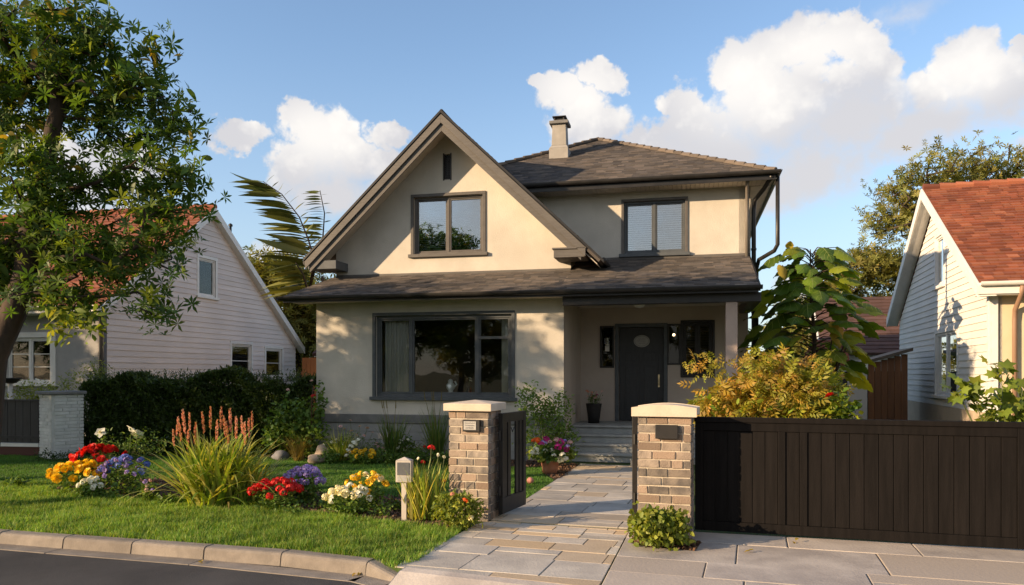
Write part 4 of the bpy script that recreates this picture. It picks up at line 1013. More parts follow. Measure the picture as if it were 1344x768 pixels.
def gate_leaf(P, rz, L, label):
    root = empty('garden_gate', P, rz, label, 'garden gate', 'open garden gate leaves')
    h0, h1 = .06, 1.34
    mb = MB(); mb.box(0,.07,-.03,.03,h0,h1); mb.box(L-.09,L,-.025,.025,h0,h1); mb.box(.07,L-.09,-.025,.025,h1-.12,h1); mb.box(.07,L-.09,-.025,.025,h0,h0+.20); mb.build('frame', M['blackmetal'], root, bevel=.004)
    n = 5; x = .07; st = (L-.16)/n
    for i in range(n):
        if i == 2: continue
        mb = MB(); mb.box(.07+st*i+.02,.07+st*(i+1)-.02,-.012,.012,h0+.201,h1-.121); mb.build('bar', M['blackmetal'], root, bevel=.003)
    mb = MB(); mb.tube([(.07+st*2.1,-.0,h1-.20),(.07+st*2.5,-.0,h1-.26),(.07+st*2.9,0,h1-.20)], .007, 6); mb.build('scroll', M['blackmetal'], root)
    mb = MB(); mb.tube([(-.03,0,.3),(-.03,0,.42)], .018, 8); mb.tube([(-.03,0,1.0),(-.03,0,1.12)], .018, 8); mb.build('hinge', M['blackmetal'], root)
    mb = MB(); mb.box(L-.06,L-.03,-.05,.05,.66,.72); mb.build('latch', M['greypanel'], root, bevel=.003)
    return root
gate_leaf(Vector((-.145,9.68,0)), math.atan2(.70,.30), .80, 'black garden gate leaf standing open against the left pillar')
gate_leaf(Vector((1.475,9.16,0)), math.atan2(1.0,.158), .72, 'black garden gate leaf seen edge on beside the right pillar')
# sliding driveway gate
G0 = S(2.52,.12); G0.z = 0
def slide_gate(a0, a1, label, posts, b=.14):
    root = empty('driveway_gate', S(a0,b), -TS, label, 'driveway gate', 'dark panelled driveway gates'); L = a1-a0; z0, z1 = .035, 1.345
    mb = MB(); mb.box(0,.09,-.03,.03,z0,z1-.06); mb.box(L-.10,L,-.03,.03,z0,z1-.06)
    for p_ in posts: mb.box(p_-.04,p_+.04,-.03,.03,z0+.111,z1-.155)
    mb.box(.09,L-.10,-.029,.03,z0,z0+.11); mb.box(.09,L-.10,-.029,.03,z1-.155,z1-.06); mb.build('frame', M['gateboard'], root, bevel=.005)
    mb = MB(); mb.box(-.01,L+.01,-.045,.045,z1-.058,z1); mb.build('top_rail', M['gateboard'], root, bevel=.006)
    ed = [.09]+[q for p_ in posts for q in (p_-.04,p_+.04)]+[L-.10]
    mb = MB(); mb.box(.05,L-.05,.013,.022,z0+.06,z1-.10); mb.build('backing', M['blackmetal'], root)
    for i in range(0, len(ed), 2):
        a, b_ = ed[i], ed[i+1]; n = max(1, round((b_-a)/.146)); wd = (b_-a)/n
        for k in range(n):
            mb = MB(); mb.cr = random.random(); mb.box(a+wd*k+.003,a+wd*(k+1)-.003,-.014,.012,z0+.112,z1-.157); mb.build('board', M['gateboard'], root, bevel=.0035)
    return root
slide_gate(2.50, 5.85, 'long dark brown boarded sliding gate between brick pillar and second panel', (.95,1.18))
slide_gate(5.90, 9.4, 'second dark gate panel cut off at the right edge', (1.7,))

# neighbour's pillar and fence at the far left
wp = empty('gate_pillar', (-10.15,16.55,0), R(-38), 'white painted brick pillar with grey cap at the hedge end', 'gate pillar')
mb = MB(); mb.box(-.28,.33,.012,.6,0,1.38); mb.build('mortar', M['whitebrick'], wp)
mb = MB(); rg_ = random.Random(5)
for i in range(19):
    z0 = i*.073+.004; z1 = z0+.064
    for face in range(2):
        a = 0; cuts = [0, .2+.1*(i%2)+rg_.uniform(-.04,.04), .46+.05*(i%2), .62]
        for p_, q_ in zip(cuts, cuts[1:]):
            mb.cr = rg_.random(); j = rg_.uniform(-.010,.004)
            if face == 0: mb.box(-.30+p_+.004,-.30+q_-.004,0+j,.06,z0,z1,.003)
            else: mb.box(.28,.345-j,p_+.062,min(q_,.6)+.058,z0,z1,.003)
mb.build('brickwork', M['whitebrick'], wp, bevel=.006)
mb = MB(); mb.box(-.36,.41,-.07,.70,1.392,1.46); mb.build('cap', M['greycap'], wp, bevel=.012)
nf = empty('fence', (-14.3,17.7,0), R(-9), 'dark board fence left of the white brick pillar', 'fence')
mb = MB(); x = 0
while x < 3.72: mb.cr = random.random(); mb.box(x,x+.185,0,.025,.28,1.22,.001); x += .195
mb.build('board', M['darkfence'], nf, bevel=.004)
mb = MB(); mb.box(-.05,3.75,-.03,.0,.38,.44); mb.box(-.05,3.75,-.02,.045,1.221,1.26); mb.build('rail', M['darkfence'], nf)
mb = MB(); mb.box(-.05,3.75,-.06,.09,.2,.275); mb.build('base_rail', M['white'], nf)
mb = MB(); mb.box(-.05,3.75,-.04,.08,0,.2); mb.build('base_wall', mat('dark_red_base', (.10,.045,.035), None, .9), nf)
bb = empty('bird_bath', (-12.05,18.3,0), 0, 'black bowl on a white post behind the dark fence', 'bird bath')
mb = MB(); mb.tube([(0,0,0),(0,0,1.62)], .055, 12); mb.build('post', M['white'], bb, smooth=True)
mb = MB(); mb.lathe([(.05,1.60),(.17,1.63),(.25,1.72),(.26,1.74),(.22,1.73),(.10,1.67),(.02,1.66)], 24); mb.build('bowl', M['blackpot'], bb, smooth=True)

# ------------------------------------------------------------------ plants
def ncloud(n, ell, shell=.55, rg=rng):
    """points in ellipsoids (c, r), denser near the surface"""
    out = []
    W = np.array([e[1][0]*e[1][1]+e[1][1]*e[1][2] for e in ell]); W = W/W.sum()
    for (c, r), q in zip(ell, W):
        k = int(n*q)+1; d = rg.normal(size=(k,3)); d /= np.linalg.norm(d, axis=1)[:,None]
        rad = shell+(1-shell)*rg.random(k)**.6; rad *= rg.uniform(.82,1.08,k)
        out.append(np.array(c)+d*rad[:,None]*np.array(r))
    return np.concatenate(out)
def grow(base_nodes, attract, step=.25, wander=.12, rg=rng):
    """each target joins the nearest node of the growing skeleton by a bent branch; returns segments and the child counts"""
    nodes = [np.array(p, float) for p in base_nodes]; parent = list(range(-1, len(nodes)-1)); ends = []
    b0 = nodes[0]; A = sorted(attract, key=lambda p: min(np.linalg.norm(p-q) for q in nodes[:len(base_nodes)]))
    NP = np.array(nodes)
    for p in A:
        d = np.linalg.norm(NP-p, axis=1)+.35*np.maximum(0, NP[:,2]-p[2]+.1); i = int(np.argmin(d)); st = nodes[i]; L = np.linalg.norm(p-st)
        k = max(1, int(L/step)); prev = i; dirv = p-st; off = rg.normal(size=3)*wander*L; off[2] += .12*L; new = []
        for j in range(1, k+1):
            u = j/k; q = st+dirv*u+off*math.sin(math.pi*u)*.5; nodes.append(q); parent.append(prev); prev = len(nodes)-1; new.append(q)
        NP = np.vstack([NP, new]); ends.append(prev)
    return nodes, parent, ends
def limbs(nodes, parent, tip=.006, trunk=.2, n=6, power=1.55, base_r=None):
    k = len(nodes); load = [0.0]*k; kids = [[] for _ in range(k)]
    for i, p in enumerate(parent):
        if p >= 0: kids[p].append(i)
    order = sorted(range(k), key=lambda i: -i)
    for i in order:
        if not kids[i]: load[i] = 1.0
        if parent[i] >= 0: load[parent[i]] += load[i]
    tot = max(load); rad = [tip+(trunk-tip)*(l/tot)**(1/power) for l in load]
    mb = MB(); done = set()
    for i in range(k):
        p = parent[i]
        if p < 0 or i in done: continue
        # follow the heaviest child chain from p through i
        ch = [p, i]; done.add(i); c = i
        while kids[c]:
            nx = max(kids[c], key=lambda q: load[q])
            if nx in done: break
            ch.append(nx); done.add(nx); c = nx
        rr = [min(rad[q], rad[ch[1]]*1.05) if j == 0 and p != 0 else rad[q] for j, q in enumerate(ch)]
        mb.tube([nodes[q] for q in ch], rr, n if rr[0] > .03 else 4, caps=False)
    return mb
def leaves_at(name, pts, per, size, tmpl, rg, up=.5, scat=.12, clump=None, droop=0.0, rvar=(.6,1.25)):
    n = len(pts)*per; L = np.repeat(np.asarray(pts), per, 0)+rg.normal(size=(n,3))*scat
    cr = np.repeat(rg.random(len(pts)), per)*.55+rg.random(n)*.45
    m = rand_rot(n, up, 1.0, rg)
    return scatter(name, tmpl[0], tmpl[1], m, L, size*rg.uniform(*rvar, n), cr, rg)
def tree(name, root_loc, trunk_path, ell, n_attr, per, size, tmpl, leafm, label, cat='tree', group=None, trunk=.2, seed=1, shell=.5, scat=.12, extra=None, step=.3, tip=.006, filt=None, up=.35):
    rg = np.random.default_rng(seed); root = empty(name, root_loc, 0, label, cat, group); o = np.array(root_loc, float)
    A = ncloud(n_attr, ell, shell, rg)
    if filt is not None: A = A[filt(A)]
    nodes, parent, ends = grow([np.array(p, float) for p in trunk_path], list(A), step, .12, rg)
    N = [q-o for q in nodes]
    mb = limbs(N, parent, tip, trunk); mb.build('trunk', M['bark'], root, smooth=True)
    E = np.array([N[e] for e in ends]); k2 = [N[parent[e]] for e in ends]
    V = leaves_at('crown', np.concatenate([E, np.array(k2)*.5+E*.5]), per, size, tmpl, rg, up, scat)
    link('crown', np_mesh('crown', *V), leafm, root)
    if extra: extra(root, E, rg)
    return root, E
# big tree leaning in at the left
def px_ell(lst, s=1.0):
    out = []
    for (px, py, rx, ry, Y, ry3) in lst: c = at(px, py, Y); out.append((tuple(c), (rx/1000*Y*s, ry3, ry/1000*Y*s)))
    return out
LT = px_ell([(25,45,60,45,10.5,.9),(110,45,45,40,10.2,.7),(120,95,70,40,10.6,.9),(185,100,38,40,10.4,.5),(60,130,70,45,10.8,1.0),(40,230,55,60,10.2,.8),(170,165,55,35,10.9,.8),(225,150,38,34,10.6,.5),
             (215,220,42,50,10.6,.6),(150,260,60,45,11.0,.9),(220,290,34,42,10.5,.5),(70,310,80,40,10.6,.9),(130,335,70,34,10.4,.9),(85,385,60,30,10.2,.7),(190,400,30,26,10.3,.4),(215,340,24,26,10.4,.4),(20,350,50,50,11.0,.8),(-60,150,90,110,11,1.4),(-50,330,80,70,10.6,1.0)])
tp = [(-7.35,10.55,0),(-7.25,10.5,.8),tuple(at(-8,470,10.5)),tuple(at(18,410,10.5)),tuple(at(34,360,10.5)),tuple(at(40,310,10.5)),tuple(at(50,250,10.5)),tuple(at(62,205,10.5)),tuple(at(74,150,10.5)),tuple(at(80,95,10.5))]
def lt_extra(root, E, rg):
    hi = E[(E[:,2] > 4.6-0)]; sel = hi[rg.permutation(len(hi))[:80]]
    V = leaves_at('golden', sel, 5, .17, leaf_t(.5,.15,.2,4), rg, .2, .12)
    link('sunlit_gold_leaves', np_mesh('sunlit_gold_leaves', *V), M['treegold_sunlit'], root)  # upper crown leaves coloured gold as if sunlit
    sel = E[rg.permutation(len(E))[:150]]; V = leaves_at('b', sel, 4, .21, leaf_t(.5,.15,.25,4), rg, .2, .16)
    link('broad_leaves', np_mesh('broad_leaves', *V), M['treeleaf'], root)
    lo = np.array([tuple(at(75+rg.uniform(-12,55), 418+rg.uniform(-14,22), 9.6)) for _ in range(26)])-np.array(root.location)
    V = leaves_at('lit', lo, 5, .13, LEAF, rg, .3, .07); link('low_leaves', np_mesh('low_leaves', *V), M['limeleaf'], root)
ltree, _ = tree('tree', (-7.35,10.55,0), tp, LT, 390, 5, .165, ROS, M['treeleaf'], 'large leafy tree leaning in from the left edge', trunk=.165, seed=3, shell=.35, scat=.16, extra=lt_extra, step=.22)
# trees out of the frame on the left whose shade falls on lawn and facade
G = 'trees beside the neighbouring garden'
tree('tree', (-13.4,11.4,0), [(-13.4,11.4,0),(-13.4,11.3,1.2),(-13.3,11.4,2.4),(-13.2,11.4,3.6),(-13.2,11.4,4.6)], [((-13.3,11.5,5.1),(2.2,2.6,2.0)),((-12.6,12.8,4.0),(1.4,1.4,1.2)),((-13.8,10.3,4.0),(1.3,1.4,1.2))], 270, 5, .27, ROS, M['treeleaf'], 'round leafy tree outside the frame beside the left kerb', group=G, trunk=.16, seed=21, shell=.3, scat=.2, step=.5)
tree('tree', (-19.5,13.2,0), [(-19.5,13.2,0),(-19.5,13.2,1.5),(-19.4,13.3,3.0),(-19.4,13.2,4.8)], [((-19.3,13.4,4.2),(3.1,3.0,2.4)),((-18,14.5,2.9),(1.8,1.8,1.4)),((-23,12.2,3.8),(2.4,2.4,2.0))], 230, 6, .34, ROS, M['treeleaf'], 'wide leafy tree outside the frame in the left neighbouring garden', group=G, trunk=.2, seed=22, shell=.3, scat=.25, step=.6)
tree('tree', (-23.5,17,0), [(-23.5,17,0),(-23.5,17,1.8),(-23.4,17,3.6),(-23.4,17,5)], [((-23.3,17,5),(2.8,2.6,2.6)),((-22.3,18.5,3.4),(2,1.8,1.6))], 200, 6, .34, ROS, M['treeleaf'], 'tall leafy tree outside the frame left of the grey rendered wall', group=G, trunk=.2, seed=24, shell=.3, scat=.25, step=.6)
# trees across the street, seen only as reflections in the windows
for i, (x, y, h, r) in enumerate(((-17,-11,7.5,3.2),(-10,-13,9,3.4),(-22.5,-8.5,6.5,2.8),(-3,-15,8,3.2))):
    tree('tree', (x,y,-.13), [(x,y,-.13),(x+.1,y,h*.25),(x,y+.1,h*.5),(x,y,h*.7)], [((x,y,h*.66),(r,r,h*.33)),((x+r*.5,y,h*.4),(r*.6,r*.6,h*.2))], 110, 6, .45, ROS, M['farleaf'], 'roadside tree across the street behind the viewer', group='roadside trees across the street', trunk=.2, seed=40+i, scat=.3, step=.8, tip=.01)
# hedge
rgh = np.random.default_rng(9)
hd = empty('hedge', (-7.1,17.55,0), R(-1), 'dense dark clipped hedge in front of the pink clapboard house', 'hedge')
n = 52000; P = rgh.random((n,3)); HX, HY, HZ = 5.2, 1.0, 1.66
f_ = rgh.random(n)
x = P[:,0]*HX-HX/2; y = P[:,1]*HY-HY/2; z = P[:,2]*HZ
fr_ = f_ < .55; y = np.where(fr_, -HY/2+rgh.exponential(.07,n), y); tp_ = (f_ > .55) & (f_ < .86)
hgt = HZ+.10*np.sin(x*3.1)+.07*np.sin(x*7.7+1)+.20*np.exp(-((x-.6)/.4)**2)-.10*(x > 1.7)
z = np.where(tp_, hgt-rgh.exponential(.06,n), z*hgt/HZ)
y = y + .07*np.sin(x*4.3+z*3.1)+.05*np.sin(x*11+z*7)
Lh = np.c_[x,y,z]+rgh.normal(size=(n,3))*.02
V = scatter('h', *LEAF, aim_rot(rgh.normal(size=(n,3))*.6+np.array([0,-.5,.7]), .8, rgh), Lh, rgh.uniform(.05,.11,n), None, rgh)
spn = 260; sb = np.c_[rgh.uniform(-HX/2,HX/2,spn), rgh.uniform(-.45,.4,spn), np.full(spn,HZ-.02)]
sp = []
for q in range(14): sp.append(sb+np.array([0,0,q*.014])*rgh.uniform(.4,1.6,(spn,1)))
sp = np.concatenate(sp); V2 = scatter('h', *NARROW, aim_rot(rgh.normal(size=(len(sp),3))*.7+np.array([0,0,.8]), .8, rgh), sp, rgh.uniform(.05,.10,len(sp)), None, rgh)
link('foliage', np_mesh('foliage', *merge([V, V2])), M['hedge'], hd)
mb = MB()
for i in range(26):
    xx = -HX/2+HX*i/25+random.uniform(-.05,.05); mb.tube([(xx,0,0),(xx+random.uniform(-.1,.1),.1*random.uniform(-1,1),.8),(xx+random.uniform(-.2,.2),.3*random.uniform(-1,1),1.7)], [.03,.02,.008], 5)
mb.build('stems', M['bark'], hd)
mb = MB(); mb.box(-HX/2+.15,HX/2-.15,-HY/2+.2,HY/2-.2,.05,HZ-.10); mb.build('inner_core', mat('hedge_core_dark', (.012,.016,.007), (.02,.02,.01), .95), hd)  # solid near-black box filling the hedge core

def shrub(name, loc, ell, n, size, tmpl, m, label, cat='shrub', group=None, seed=1, up=.35, scat=.05, shell=.35, per=4, stems=12, stem_r=.012, mats2=None, rvar=(.6,1.25)):
    rg = np.random.default_rng(seed); root = empty(name, loc, 0, label, cat, group)
    A = ncloud(n, ell, shell, rg); A = A[A[:,2] > .01]
    mb = MB()
    for q in A[rg.permutation(len(A))[:max(stems, 6)]]:
        mid = np.array([q[0]*.35, q[1]*.35, q[2]*.55]); mb.tube([(0,0,0), mid, q*.97], [stem_r, stem_r*.7, stem_r*.3], 5, caps=False)
    mb.build('stems', M['stem'] if stem_r < .02 else M['bark'], root)
    V = leaves_at('f', A, per, size, tmpl, rg, up, scat, rvar=rvar); link('foliage', np_mesh('foliage', *V), m, root)
    return root, A
# yellow and orange maple shrub behind the sliding gate
b = Vector((4.05,11.9,0))
ms, MA = shrub('maple_shrub', b, [((0,0,1.25),(1.05,.75,.75)),((.35,.0,1.50),(.65,.6,.5)),((.1,0,1.75),(.5,.4,.35)),((-.75,-.1,1.15),(.55,.5,.5)),((.75,.1,1.15),(.4,.5,.5)),((-.2,-.1,.7),(.9,.6,.6))], 620, .23, PINN, M['maple'], 'golden orange maple shrub behind the dark sliding gate', seed=31, per=5, scat=.08, up=.1, stems=60, stem_r=.022)
V = leaves_at('f', MA[(MA[:,2] < 1.35)][:600], 4, .15, LEAF, np.random.default_rng(5), .2, .08); link('lower_foliage', np_mesh('lf', *V), M['maple_low'], ms)
# sprays that stick out
rg = np.random.default_rng(77); tips = []
for a in range(34):
    an = rg.uniform(0, 2*math.pi); q = np.array([math.cos(an)*.98-.08, math.sin(an)*.6, 1.45+rg.uniform(-.5,.55)]); 
    for u in np.linspace(.7, 1.18, 6): tips.append(q*np.array([u,u,1+.12*(u-.7)]))
V = leaves_at('f', np.array(tips), 3, .15, PINN, rg, .1, .05); link('spray_foliage', np_mesh('sf', *V), M['maple'], ms)
# broad-leaved tree beside the house
def broad_tree():
    root = empty('broad_leaf_tree', (6.55,16.6,0), 0, 'plant with huge broad green leaves beside the right house corner', 'tree'); rg = np.random.default_rng(8); o = Vector(root.location)
    mb = MB(); stem = [Vector((0,0,0)), Vector((-.03,0,1.5)), Vector((.05,0,2.6)), Vector((-.05,0,3.6)), Vector((-.05,0,4.55))]; mb.tube(stem, [.07,.055,.045,.03,.012], 8)
    for a in range(5):
        an = rg.uniform(0,6.28); mb.tube([(0,0,1.2),(math.cos(an)*.5,math.sin(an)*.4,1.9),(math.cos(an)*.8,math.sin(an)*.6,2.6)], [.035,.025,.012], 6)
    L, D, Sz = [], [], []
    z = 1.5
    for k in range(105):
        z = 1.75+2.7*(k/104)**.9; an = k*2.4+rg.uniform(-.4,.4); ln = (.98 if z < 3.5 else .6)*rg.uniform(.5,1.2)
        hub = np.array([0,0,z]); tip = hub+np.array([math.cos(an)*ln, math.sin(an)*ln*.8, .25*rg.uniform(.2,1)])
        mb.tube([hub, (hub+tip)/2+np.array([0,0,.08]), tip], [.014,.010,.007], 5); L.append(tip); D.append([math.cos(an), math.sin(an), rg.uniform(-.55,.15)]); Sz.append((.66 if z < 3.7 else .5)*rg.uniform(.65,1.15))
    mb.build('trunk', M['bark'], root, smooth=True)
    mats_ = aim_rot(np.array(D), .35, rg); V = scatter('l', *BROAD, mats_, np.array(L), np.array(Sz), None, rg)
    Vv = scatter('v', *VEINS, mats_, np.array(L), np.array(Sz), None, rg); nl = len(V[1]); V = merge([V, Vv])
    lo_ = link('leaves', np_mesh('leaves', *V), [M['bigleaf'], mat('leaf_vein', (.30,.36,.10), None, .5, leaf=.3)], root, smooth=True)
    mi = np.zeros(len(lo_.data.polygons), np.int32); mi[nl:] = 1; lo_.data.polygons.foreach_set('material_index', mi)
    Y_ = scatter('l', *BROAD, aim_rot(np.array([[.2,-.5,-.8],[-.1,-.6,.6],[.3,-.4,-1.0]]), .2, rg), np.array([[-.78,-.3,4.15],[-.62,-.3,4.55],[.25,-.6,2.9]]), np.array([.32,.22,.5]), None, rg)
    link('yellow_leaves', np_mesh('yl', *Y_), M['yellowleaf'], root, smooth=True)
    # side growth left and right so the mass reads as in the photograph
    return root
broad_tree()
shrub('shrub', (6.2,17.8,0), [((0,0,1.4),(1.0,.7,1.2)),((.9,.2,1.7),(.9,.6,1.0)),((-.5,0,2.2),(.6,.5,.8))], 420, .13, LEAF, M['shrub'], 'green bush filling the gap behind the broad-leaved plant', seed=33, per=5, scat=.09, stems=20, stem_r=.02)
vb, VA = shrub('vine_shrub', (5.75,8.9,0), [((.1,0,1.35),(.55,.35,.42)),((-.45,-.05,1.62),(.38,.2,.13)),((.0,0,1.9),(.2,.15,.17)),((.5,0,1.15),(.5,.4,.6)),((.25,0,.7),(.5,.4,.6))], 190, .14, LOBED, M['limeleaf'], 'bright green lobed-leaf shrub rising behind the gate at the right edge', seed=34, per=3, scat=.05, stems=40, stem_r=.012, shell=.2)
# trees beyond
tree('tree', (17.9,32,0), [(17.9,32,0),(17.9,32,2.5),(18,32,5),(18.1,32,7)], px_ell([(1190,255,42,40,32,1.3),(1240,230,48,38,32,1.4),(1300,225,45,35,32,1.3),(1215,300,60,40,32,1.4),(1165,290,30,24,32,.8),(1290,290,60,60,32,1.5),(1345,250,40,50,32,1.2)]), 300, 5, .25, ROS, M['farleaf'], 'tall tree rising behind the red roof on the right', trunk=.3, seed=51, scat=.3, step=.6, tip=.012, shell=.2)
tree('tree', (16.4,36,0), [(16.4,36,0),(16.4,36,2.5),(16.6,36,4.5)], px_ell([(1140,350,34,26,36,1.2),(1105,385,40,40,36,1.2),(1175,370,40,45,36,1.2),(1060,430,50,50,36,1.3)]), 230, 6, .30, ROS, M['farleaf'], 'low yellowish tree between broad-leaved plant and right house', trunk=.22, seed=52, scat=.3, step=.6, tip=.012, shell=.2)
tree('tree', (-8.6,31,0), [(-8.6,31,0),(-8.6,31,2),(-8.7,31,4)], px_ell([(365,375,40,36,31,1.2),(400,395,38,42,31,1.2),(345,355,24,18,31,.7),(425,430,35,50,31,1.2),(385,450,40,40,31,1)]), 260, 6, .30, ROS, M['farleaf'], 'dark bushy tree with sunlit top behind the left house eave', trunk=.22, seed=53, scat=.3, step=.6, tip=.012, shell=.2)
for i, (x, y, h) in enumerate(((-2,48,5),(22,52,6.5),(9,50,5.5),(-24,46,6),(30,44,6))):
    tree('tree', (x,y,0), [(x,y,0),(x,y,h*.4),(x,y,h*.7)], [((x,y,h*.6),(3.4,2.5,h*.42)),((x+2.6,y,h*.45),(2.2,2,h*.35))], 90, 7, .5, ROS, M['farleaf'], 'distant tree mostly hidden behind the houses', group='distant trees behind the houses', trunk=.22, seed=60+i, scat=.4, step=1, tip=.015, shell=.3)
# windblown palm-like plant behind the left eave
def plume():
    root = empty('palm', tuple(Vector((-5.32,21.6,0))), 0, 'palm with large windblown fronds rising behind the left gable eave', 'palm'); o = Vector(root.location); rg = np.random.default_rng(4)
    mb = MB(); mb.tube([(0,0,0),(.0,0,2.5),(-.05,0,4.6)], [.08,.06,.04], 8)
    fr1 = [at(408,372,21.6),at(412,340,21.5),at(405,315,21.4),at(393,285,21.3),at(370,255,21.2),at(345,238,21.1)]
    fr2 = [at(406,380,21.6),at(416,345,21.7),at(424,310,21.8),at(426,280,21.8),at(420,250,21.8)]
    fr3 = [at(404,382,21.6),at(398,360,21.4),at(388,345,21.2)]
    V = []
    def frond(pts, L, W, dirn, n, m, dropt):
        P = [Vector(p)-o for p in pts]; mb.tube(P, [.035-.03*i/len(P) for i in range(len(P))], 5)
        B, Dd, Sc = [], [], []
        for i in range(n):
            u = (i+.5)/n*(len(P)-1); k = int(u); q = P[k].lerp(P[k+1], u-k); B.append(q); up_ = 1-i/n
            Dd.append([dirn[0]+rg.uniform(-.1,.1), dirn[1]+rg.uniform(-.3,.3), dirn[2]+dropt*(i/n-.5)+rg.uniform(-.1,.1)]); Sc.append(L*(1-.35*(i/n))*rg.uniform(.75,1.1))
        V.append(scatter('p', *leaf_t(W, .15, .12, 5), aim_rot(np.array(Dd), .5, rg), np.array(B), np.array(Sc), None, rg))
    frond(fr1, 1.6, .15, (-1,-.1,.22), 44, 0, -.1); frond(fr1, .5, .16, (.7,-.1,.6), 16, 0, .2)
    frond(fr2, .85, .17, (-1,-.1,.05), 36, 0, -.1); frond(fr2, .3, .2, (1,0,.3), 10, 0, -.1); frond(fr3, 1.4, .17, (-1,-.1,-.05), 14, 0, 0)
    mb.build('trunk', M['bark'], root, smooth=True); link('fronds', np_mesh('fronds', *merge(V)), M['palmleaf'], root)
plume()

# ------------------------------------------------------------------ flowers
def bloom_mesh(name, kind, r, m, seed=0):
    rg = np.random.default_rng(seed)
    if kind == 'ball':      # many small petals on a dome
        n = 46; d = rg.normal(size=(n,3)); d[:,2] = np.abs(d[:,2])*.9-.15; d /= np.linalg.norm(d, axis=1)[:,None]
        tv = [(-.5,0,0),(.5,0,0),(.62,.8,.12),(0,1.05,.2),(-.62,.8,.12)]; tf = [(0,1,2),(0,2,3),(0,3,4)]
        nrm = d; a = rg.normal(size=(n,3)); y = a-(a*nrm).sum(1)[:,None]*nrm; y /= np.linalg.norm(y,axis=1)[:,None]
        mats = np.stack([np.cross(y,nrm), y, nrm], 2); V = scatter(name, tv, tf, mats, d*r*np.array([1,1,.8])-y*r*.2, r*.48*rg.uniform(.8,1.2,n), None, rg)
    elif kind == 'frill':   # marigold: rings of ruffled petals
        parts = []
        for ring in range(5):
            k = 14-ring*2; rr = r*(1-ring*.2)
            an = np.arange(k)*2*np.pi/k+ring; el = .1+ring*.3
            D = np.stack([np.cos(an)*math.cos(el), np.sin(an)*math.cos(el), np.full(k, math.sin(el))], 1)
            tv = [(-.14,.2,0),(.14,.2,0),(.3,.85,.06),(.1,1.0,.0),(-.1,.96,.1),(-.3,.85,0)]; tf = [(0,1,2),(0,2,3),(0,3,4),(0,4,5)]
            parts.append(scatter(name, tv, tf, aim_rot(D,.2,rg), np.tile([0,0,ring*r*.10],(k,1)), rr*rg.uniform(.9,1.1,k), None, rg))
        V = merge(parts)
    elif kind == 'open':    # five broad petals
        an = np.arange(5)*2*np.pi/5; D = np.stack([np.cos(an), np.sin(an), np.full(5,.25)], 1)
        V = merge([scatter(name, *leaf_t(1.0,.1,.12,5), aim_rot(D,.1,rg), np.zeros((5,3)), r*rg.uniform(.9,1.1,5), None, rg),
                   scatter(name, *leaf_t(.9,.1,-.5,4), aim_rot(D+np.array([0,0,.8]),.2,rg), np.zeros((5,3)), r*.5, None, rg)])
    elif kind == 'spike':
        n = 90; u = rg.random(n); an = rg.random(n)*6.28; rad = r*.11*np.sin(np.pi*np.clip(u*.9+.08,0,1))**.6
        Pp = np.stack([np.cos(an)*rad, np.sin(an)*rad, u*r*3.2], 1); D = np.stack([np.cos(an)*.6, np.sin(an)*.6, np.full(n,1.6)], 1)
        V = scatter(name, *leaf_t(.4,.1,.1,3), aim_rot(D,.3,rg), Pp, r*.34, None, rg)
    else:                   # cup: tulip like
        an = np.arange(6)*2*np.pi/6; D = np.stack([np.cos(an)*.45, np.sin(an)*.45, np.ones(6)], 1)
        V = scatter(name, *leaf_t(.7,.3,-.2,4), aim_rot(D,.1,rg), np.zeros((6,3)), r, None, rg)
    me = np_mesh(name, *V); me.materials.append(m); return me
BL = {}
def bloom(kind, r, mname):
    k = (kind, r, mname)
    if k not in BL: BL[k] = [bloom_mesh('flower', kind, r, M[mname], 10*len(BL)+q) for q in range(2)]
    return random.choice(BL[k])
def flower_at(root, p, kind, r, mname, tilt=.45, name='flower', sc_=None):
    o = bpy.data.objects.new(name, bloom(kind, r, mname)); C.objects.link(o); o.parent = root; o.location = p
    s_ = sc_ or random.uniform(.8,1.15); o.scale = (s_,s_,s_); o.rotation_euler = (random.uniform(.05,tilt+.25), random.uniform(-tilt,tilt), random.uniform(0,6.28)) if kind != 'spike' else (random.uniform(-.12,.12), random.uniform(-.12,.12), random.uniform(0,6.28))
    o.rotation_euler.x = abs(o.rotation_euler.x) if kind == 'spike' else o.rotation_euler.x
    return o
def clump(name, px, py, rx, h, n, kind, r, mname, label, leafm='shrub', group=None, seed=1, cat='flowers', z0=.0, second=None, lsize=.055, ry=None, dense=1.0, base=None):
    """bedding plant: dome of leaves with flower heads on top"""
    random.seed(seed); P = gr(px, py) if base is None else Vector(base); rx *= 1.08; h *= 1.32; n = int(n*1.35); ry = ry or rx*.8
    root, A = shrub(name, P, [((0,0,h*.35),(rx*.95,ry*.95,h*.5))], int(150*dense), lsize, ROUND, M[leafm], label, cat, group, seed, .4, .03, .3, 5, 14, .005)
    out = []
    for i in range(n):
        for _ in range(40):
            an = random.uniform(0,2*math.pi); q = math.sqrt(random.random()); x, y = math.cos(an)*rx*q, math.sin(an)*ry*q
            if all((x-a)**2+(y-b)**2 > (r*1.15)**2 for a, b in out): break
        out.append((x,y)); z = h*(.30+.70*math.sqrt(max(0,1-(x/rx)**2*.75-(y/ry)**2*.9)))+random.uniform(-.02,.02)
        kk, rr, mm = (kind, r, mname) if second is None or random.random() > second[3] else second[:3]
        o = flower_at(root, (x,y,z), kk, rr, mm); o.rotation_euler = (.75-y/ry*.4+random.uniform(-.2,.3), x/rx*.7, random.uniform(0,6.28))
    return root
clump('marigold_plant', 102, 648, .38, .36, 26, 'frill', .078, 'p_yellow', 'golden yellow flowers at the left end of the flower bed', seed=11, group='bedding flowers')
clump('red_flower_plant', 132, 641, .44, .50, 17, 'frill', .085, 'p_red', 'red flowers behind the golden yellow ones', seed=12, group='bedding flowers')
